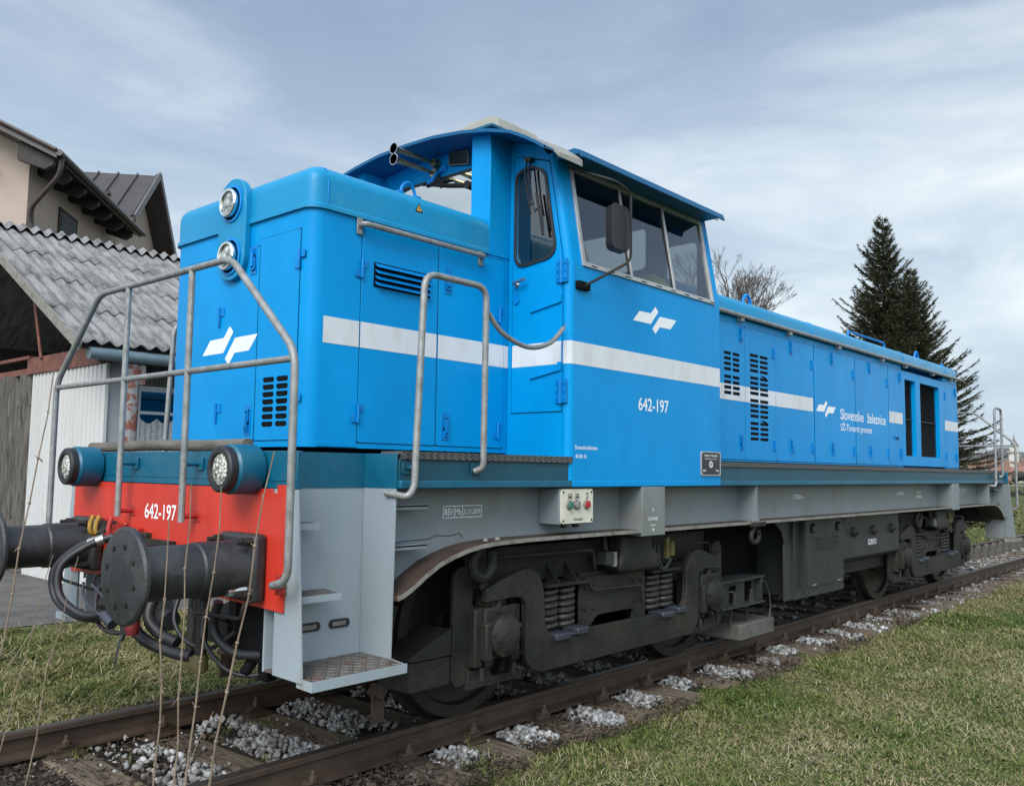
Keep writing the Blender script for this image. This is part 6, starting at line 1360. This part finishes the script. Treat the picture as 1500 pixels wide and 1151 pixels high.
# ================================================================ far background: fence, barn, town, hills
fence = empty('rail_fence', (24.9, 1.05, GZ), 'thin metal rail fence with two bars crossing the meadow behind the rear platform', 'fence')
for z, r_ in ((1.27, .018), (1.05, .035)):
    g = G(); g.tube([(24.7, 9, z), (25.1, -4.5, z)], r_, 6); g.build('bar', GRIME if r_ > .02 else GALV, fence)
for y_ in (8.0, 4.4, -4.3): G().tube([(24.85, y_, GZ), (24.85, y_, 1.32)], .04, 6).build('post', GRIME, fence)
BARNR = mat('brown_tiled_roof', (0.16, 0.09, 0.06), .8, var=.2, scale=3); BARNW = mat('tan_timber_wall', (0.33, 0.20, 0.11), .8, var=.2, scale=3)
def hut(name, c, w, dp, h, rh, label, rot, wm, rm, cat, wins=0, group=None):
    t = empty(name, c, label, cat, group); ca, sa = math.cos(rot), math.sin(rot)
    F = lambda a, b, z: (c[0] + a * ca - b * sa, c[1] + a * sa + b * ca, c[2] + z)
    g = G(); g.add([F(-w, -dp, 0), F(w, -dp, 0), F(w, dp, 0), F(-w, dp, 0), F(-w, -dp, h), F(w, -dp, h), F(w, dp, h), F(-w, dp, h), F(0, -dp, h + rh), F(0, dp, h + rh)], [(0, 1, 5, 8, 4), (2, 3, 7, 9, 6), (1, 2, 6, 5), (3, 0, 4, 7)]); g.build('wall', wm, t, smooth=0)
    e = 1.12; g = G(); dz = .12 * rh
    for s in (-1, 1): g.add([F(s * w * e, -dp * e, h - dz), F(0, -dp * e, h + rh + .02), F(0, dp * e, h + rh + .02), F(s * w * e, dp * e, h - dz), F(s * w * e, -dp * e, h - dz - .2), F(0, -dp * e, h + rh - .2), F(0, dp * e, h + rh - .2), F(s * w * e, dp * e, h - dz - .2)], [(0, 1, 2, 3), (7, 6, 5, 4), (0, 4, 5, 1), (3, 2, 6, 7)])
    g.build('roof', rm, t, smooth=0)
    for k in range(wins):
        a = (k + .5) / wins * 2 - 1; g = G()
        g.add([F(-w - .03, a * dp * .8 - .5, h * .45), F(-w - .03, a * dp * .8 + .5, h * .45), F(-w - .03, a * dp * .8 + .5, h * .75), F(-w - .03, a * dp * .8 - .5, h * .75)], [(0, 1, 2, 3)]); g.build('window', GRIME, t, smooth=0)
    return t
hut('barn', (137.0, 28.4, GZ), 1.5, 2.4, 1.5, 2.6, 'small tan timber barn with a brown pitched roof seen through the rear handrail', .35, BARNW, BARNR, 'barn')
HILLM = bpy.data.materials.new('hillside'); HILLM.use_nodes = True; ground_material(HILLM, (0.10, 0.105, 0.10), (0.15, 0.135, 0.11), (0.11, 0.115, 0.12), .012, .05, 0)
g = G(); azs = np.linspace(58, 100, 80); vs = []
for a in azs:
    ar = math.radians(a); hgt = 20 + 9 * math.sin(a * .35 + 1) + 5 * math.sin(a * .9) + 2 * math.sin(a * 2.7)
    for D, z in ((520, GZ - 1), (700, hgt * .5), (850, hgt), (1200, hgt * .9), (1500, 0)): vs.append((CX + D * math.sin(ar), CY + D * math.cos(ar), z))
g.add(vs, [(5 * i + j, 5 * i + 5 + j, 5 * i + 6 + j, 5 * i + 1 + j) for i in range(79) for j in range(4)]); tag(g.build('hills', HILLM, smooth=60, fix=False), kind='structure')
TOWNW = mat('pale_house_wall', (0.50, 0.48, 0.43), .9, var=.15, scale=.05); TOWNW2 = mat('cream_house_wall', (0.45, 0.38, 0.26), .9, var=.1, scale=.05); TOWNR = mat('red_tiled_roof', (0.24, 0.12, 0.09), .9, var=.2, scale=.1); TOWNR2 = mat('grey_roof', (0.16, 0.15, 0.15), .9, var=.2, scale=.1)
def az_pt(px_az, D, z): a = math.radians(px_az); return (CX + D * math.sin(a), CY + D * math.cos(a), z)
rg = random.Random(77); looks = []
walls = ('white walled', 'cream walled'); roofs = ('red roofed', 'grey roofed')
for k in range(14):
    az = 76.35 + k * .165; D = 300 + (k % 3) * 60; wi, ri = rg.randrange(2), rg.randrange(2); c = az_pt(az, D, GZ + (k % 3) * 1.6 - .5)
    hut('town_house', c, rg.uniform(3, 4.5), rg.uniform(3, 5), rg.uniform(2.2, 4.2), rg.uniform(1.4, 2.2), 'small distant house with a pitched roof in the town below the hills', rg.uniform(0, 1.5), (TOWNW, TOWNW2)[wi], (TOWNR, TOWNR2)[ri], 'house', 0, 'houses of the distant town')
church = empty('church', az_pt(77.95, 380, GZ), 'pale distant church tower with pointed spire above the town at the right edge', 'church')
c = az_pt(77.95, 380, 0)
g = G(); g.box(c[0] - 1.5, c[0] + 1.5, c[1] - 1.6, c[1] + 1.6, GZ, 11.0); g.box(c[0] - 2.0, c[0] + 2.0, c[1] - 2.1, c[1] + 2.1, 10.6, 11.0); g.box(c[0] - 1.2, c[0] + 1.2, c[1] - 1.3, c[1] + 1.3, 11, 12.8); g.build('tower', TOWNW, church, smooth=0)
g = G(); g.lathe([(1.7, 12.8), (1.3, 13.6), (.7, 14.6), (.3, 15.4), (.1, 17.0), (.01, 18.2)], (c[0], c[1], 0), 'z', 8); g.build('spire', TOWNR2, church, smooth=0)
g = G(); g.box(c[0] + 1.5, c[0] + 12, c[1] - 4, c[1] + 3.5, GZ, 5.5); g.build('nave', TOWNW, church, smooth=0)
g = G(); g.add([(c[0] + 1.5, c[1] - 4.4, 5.4), (c[0] + 12, c[1] - 4.4, 5.4), (c[0] + 12, c[1], 8.4), (c[0] + 1.5, c[1], 8.4), (c[0] + 12, c[1] + 4.4, 5.4), (c[0] + 1.5, c[1] + 4.4, 5.4)], [(0, 1, 2, 3), (3, 2, 4, 5)]); g.build('roof', TOWNR, church, smooth=0)
WOODS = mat('far_wood', (0.055, 0.058, 0.045), .9, var=.3, scale=.3, island=.4)
def far_wood(name, spec, label):
    Vs = []; Fs = []; b = 0
    for a0, a1, D, n, h in spec:
        p = np.array([az_pt(a0 + (a1 - a0) * rng.random(), D * rng.uniform(.95, 1.05), 0) for _ in range(n)]); s = h * rng.uniform(.3, .55, n); p[:, 2] = GZ + rng.random(n) * h * .7
        for q, sc_ in zip(p, s):
            v = q + ICO * sc_ * rng.uniform(.7, 1.3, (len(ICO), 1)); Vs.append(v); Fs.append(ICF + b); b += len(ICO)
    return tag(np_mesh(name, np.concatenate(Vs), np.concatenate(Fs), WOODS), label, 'trees', kind='stuff')
far_wood('far_woodland', [(60, 100, 470, 500, 6), (76, 82, 290, 60, 3.0)], 'low dull green belt of far off trees and hedges round the town')

# concrete blocks standing between the rails behind the locomotive
BLK = mat('grey_concrete_block', (0.085, 0.075, 0.062), .9, var=.25, scale=8, bump=.3, bscale=30)
pb = None
for k in range(16):
    if pb is None:
        g = G(); g.plate([(-.15, 0), (.15, 0), (.13, .34), (.03, .36), (-.03, .30), (-.13, .33)], 'y', -.035, .035); pb = g.build('concrete_block', BLK, None, bevel=.01, loc=(0, 0, 0)); o = pb
    else: o = pb.copy(); COL.objects.link(o)
    o.location = (16.6 + k * .56, .30 - k * .012, GZ - .06); o.rotation_euler.z = .05 * math.sin(k * 3)
    tag(o, 'grey notched concrete block standing in the row between the rails behind the locomotive', 'concrete block', 'concrete blocks between the rails')

# ================================================================ tall dry stalks in the foreground
STK = mat('dry_stalk', (0.20, 0.15, 0.105), .85, var=.3, scale=14, stain=(.10, .06, .045), sscale=12, samt=.6)
def ray(px, py):
    return d + r * ((px - 750) / 1298.19) + u * ((575.5 - py) / 1298.19)
def stalk(p0, p1, D, rr, seed, lab, grp, base_px=None):
    """thin stalk rising from the ground; p0, p1 are its upper and lower sight lines in the photograph, D its distance"""
    rg = random.Random(seed); a = Vector((CX, CY, CZ)) + ray(*p0) * D; b = Vector((CX, CY, CZ)) + ray(*p1) * (D * .97)
    dr = (b - a).normalized(); t = (GZ - a.z) / dr.z if dr.z < -.1 else 1.5; base = a + dr * t
    pts = [a.lerp(base, k / 14) + Vector((rg.uniform(-1, 1), rg.uniform(-1, 1), 0)) * .007 * (1 if 0 < k < 14 else 0) + Vector((math.sin(k * .45 + seed), math.cos(k * .4 + seed * 2), 0)) * .008 * (1 - k / 14) for k in range(15)]
    g = G(); g.tube(pts[::-1], rr * 1.05, 6, r2=rr * .38)
    for k in range(2, 13):
        q = pts[k]; g.lathe([(rr * .7, -.004), (rr * 1.25, 0), (rr * .7, .005)], tuple(q), 'z', 6)
    for k in range(1, 6):
        if rg.random() < .5: q = pts[k]; e = Vector((rg.uniform(-1, 1), rg.uniform(-1, 1), .9)).normalized(); g.tube([q, q + e * rg.uniform(.008, .02)], rr * .35, 4, r2=rr * .2)
    for k in range(2, 13):
        if rg.random() < .45:      # shrivelled leaf remnants
            q = pts[k]; e = Vector((rg.uniform(-1, 1), rg.uniform(-1, 1), rg.uniform(-.6, .5))).normalized() * rg.uniform(.012, .035); w_ = e.cross(Vector((rg.random(), rg.random(), 1))).normalized() * rg.uniform(.002, .005)
            g.add([q, q + e * .5 + w_, q + e + Vector((0, 0, -.008)), q + e * .5 - w_], [(0, 1, 2), (0, 2, 3)])
    o = g.build('dry_stalk', STK, None, smooth=50, loc=tuple(base)); tag(o, lab, 'dry stalk', grp)
GRP = 'tall dry stalks in the foreground'
stalk((75, 542), (10, 900), 2.9, .0046, 1, 'tallest dark reddish brown stalk, crossing the white corrugated wall at the left edge', GRP)
stalk((73, 812), (10, 1068), 2.6, .0032, 2, 'pale thin stalk at far left ending just below the left buffer', GRP)
stalk((116, 815), (35, 1151), 2.6, .0032, 3, 'pale thin stalk passing beside the looped black hoses', GRP)
stalk((60, 908), (0, 998), 2.4, .0028, 4, 'short slanting pale stalk at the left edge over the verge grass', GRP)
stalk((250, 760), (223, 1151), 2.5, .0042, 5, 'pale stalk rising just right of the near buffer head', GRP)
stalk((283, 708), (253, 1151), 2.5, .0042, 6, 'stalk over the near buffer barrel, its tip just left of the near marker lamp', GRP)
stalk((322, 712), (273, 1151), 2.45, .0044, 7, 'stalk whose tip touches the near round marker lamp', GRP)
stalk((396, 660), (312, 1151), 2.35, .0046, 8, 'tallest stalk right of the near marker lamp, reaching above the red plate', GRP)
stalk((313, 1042), (287, 1110), 2.6, .0028, 9, 'short bent stalk over the sleeper below the coupling hoses', GRP)
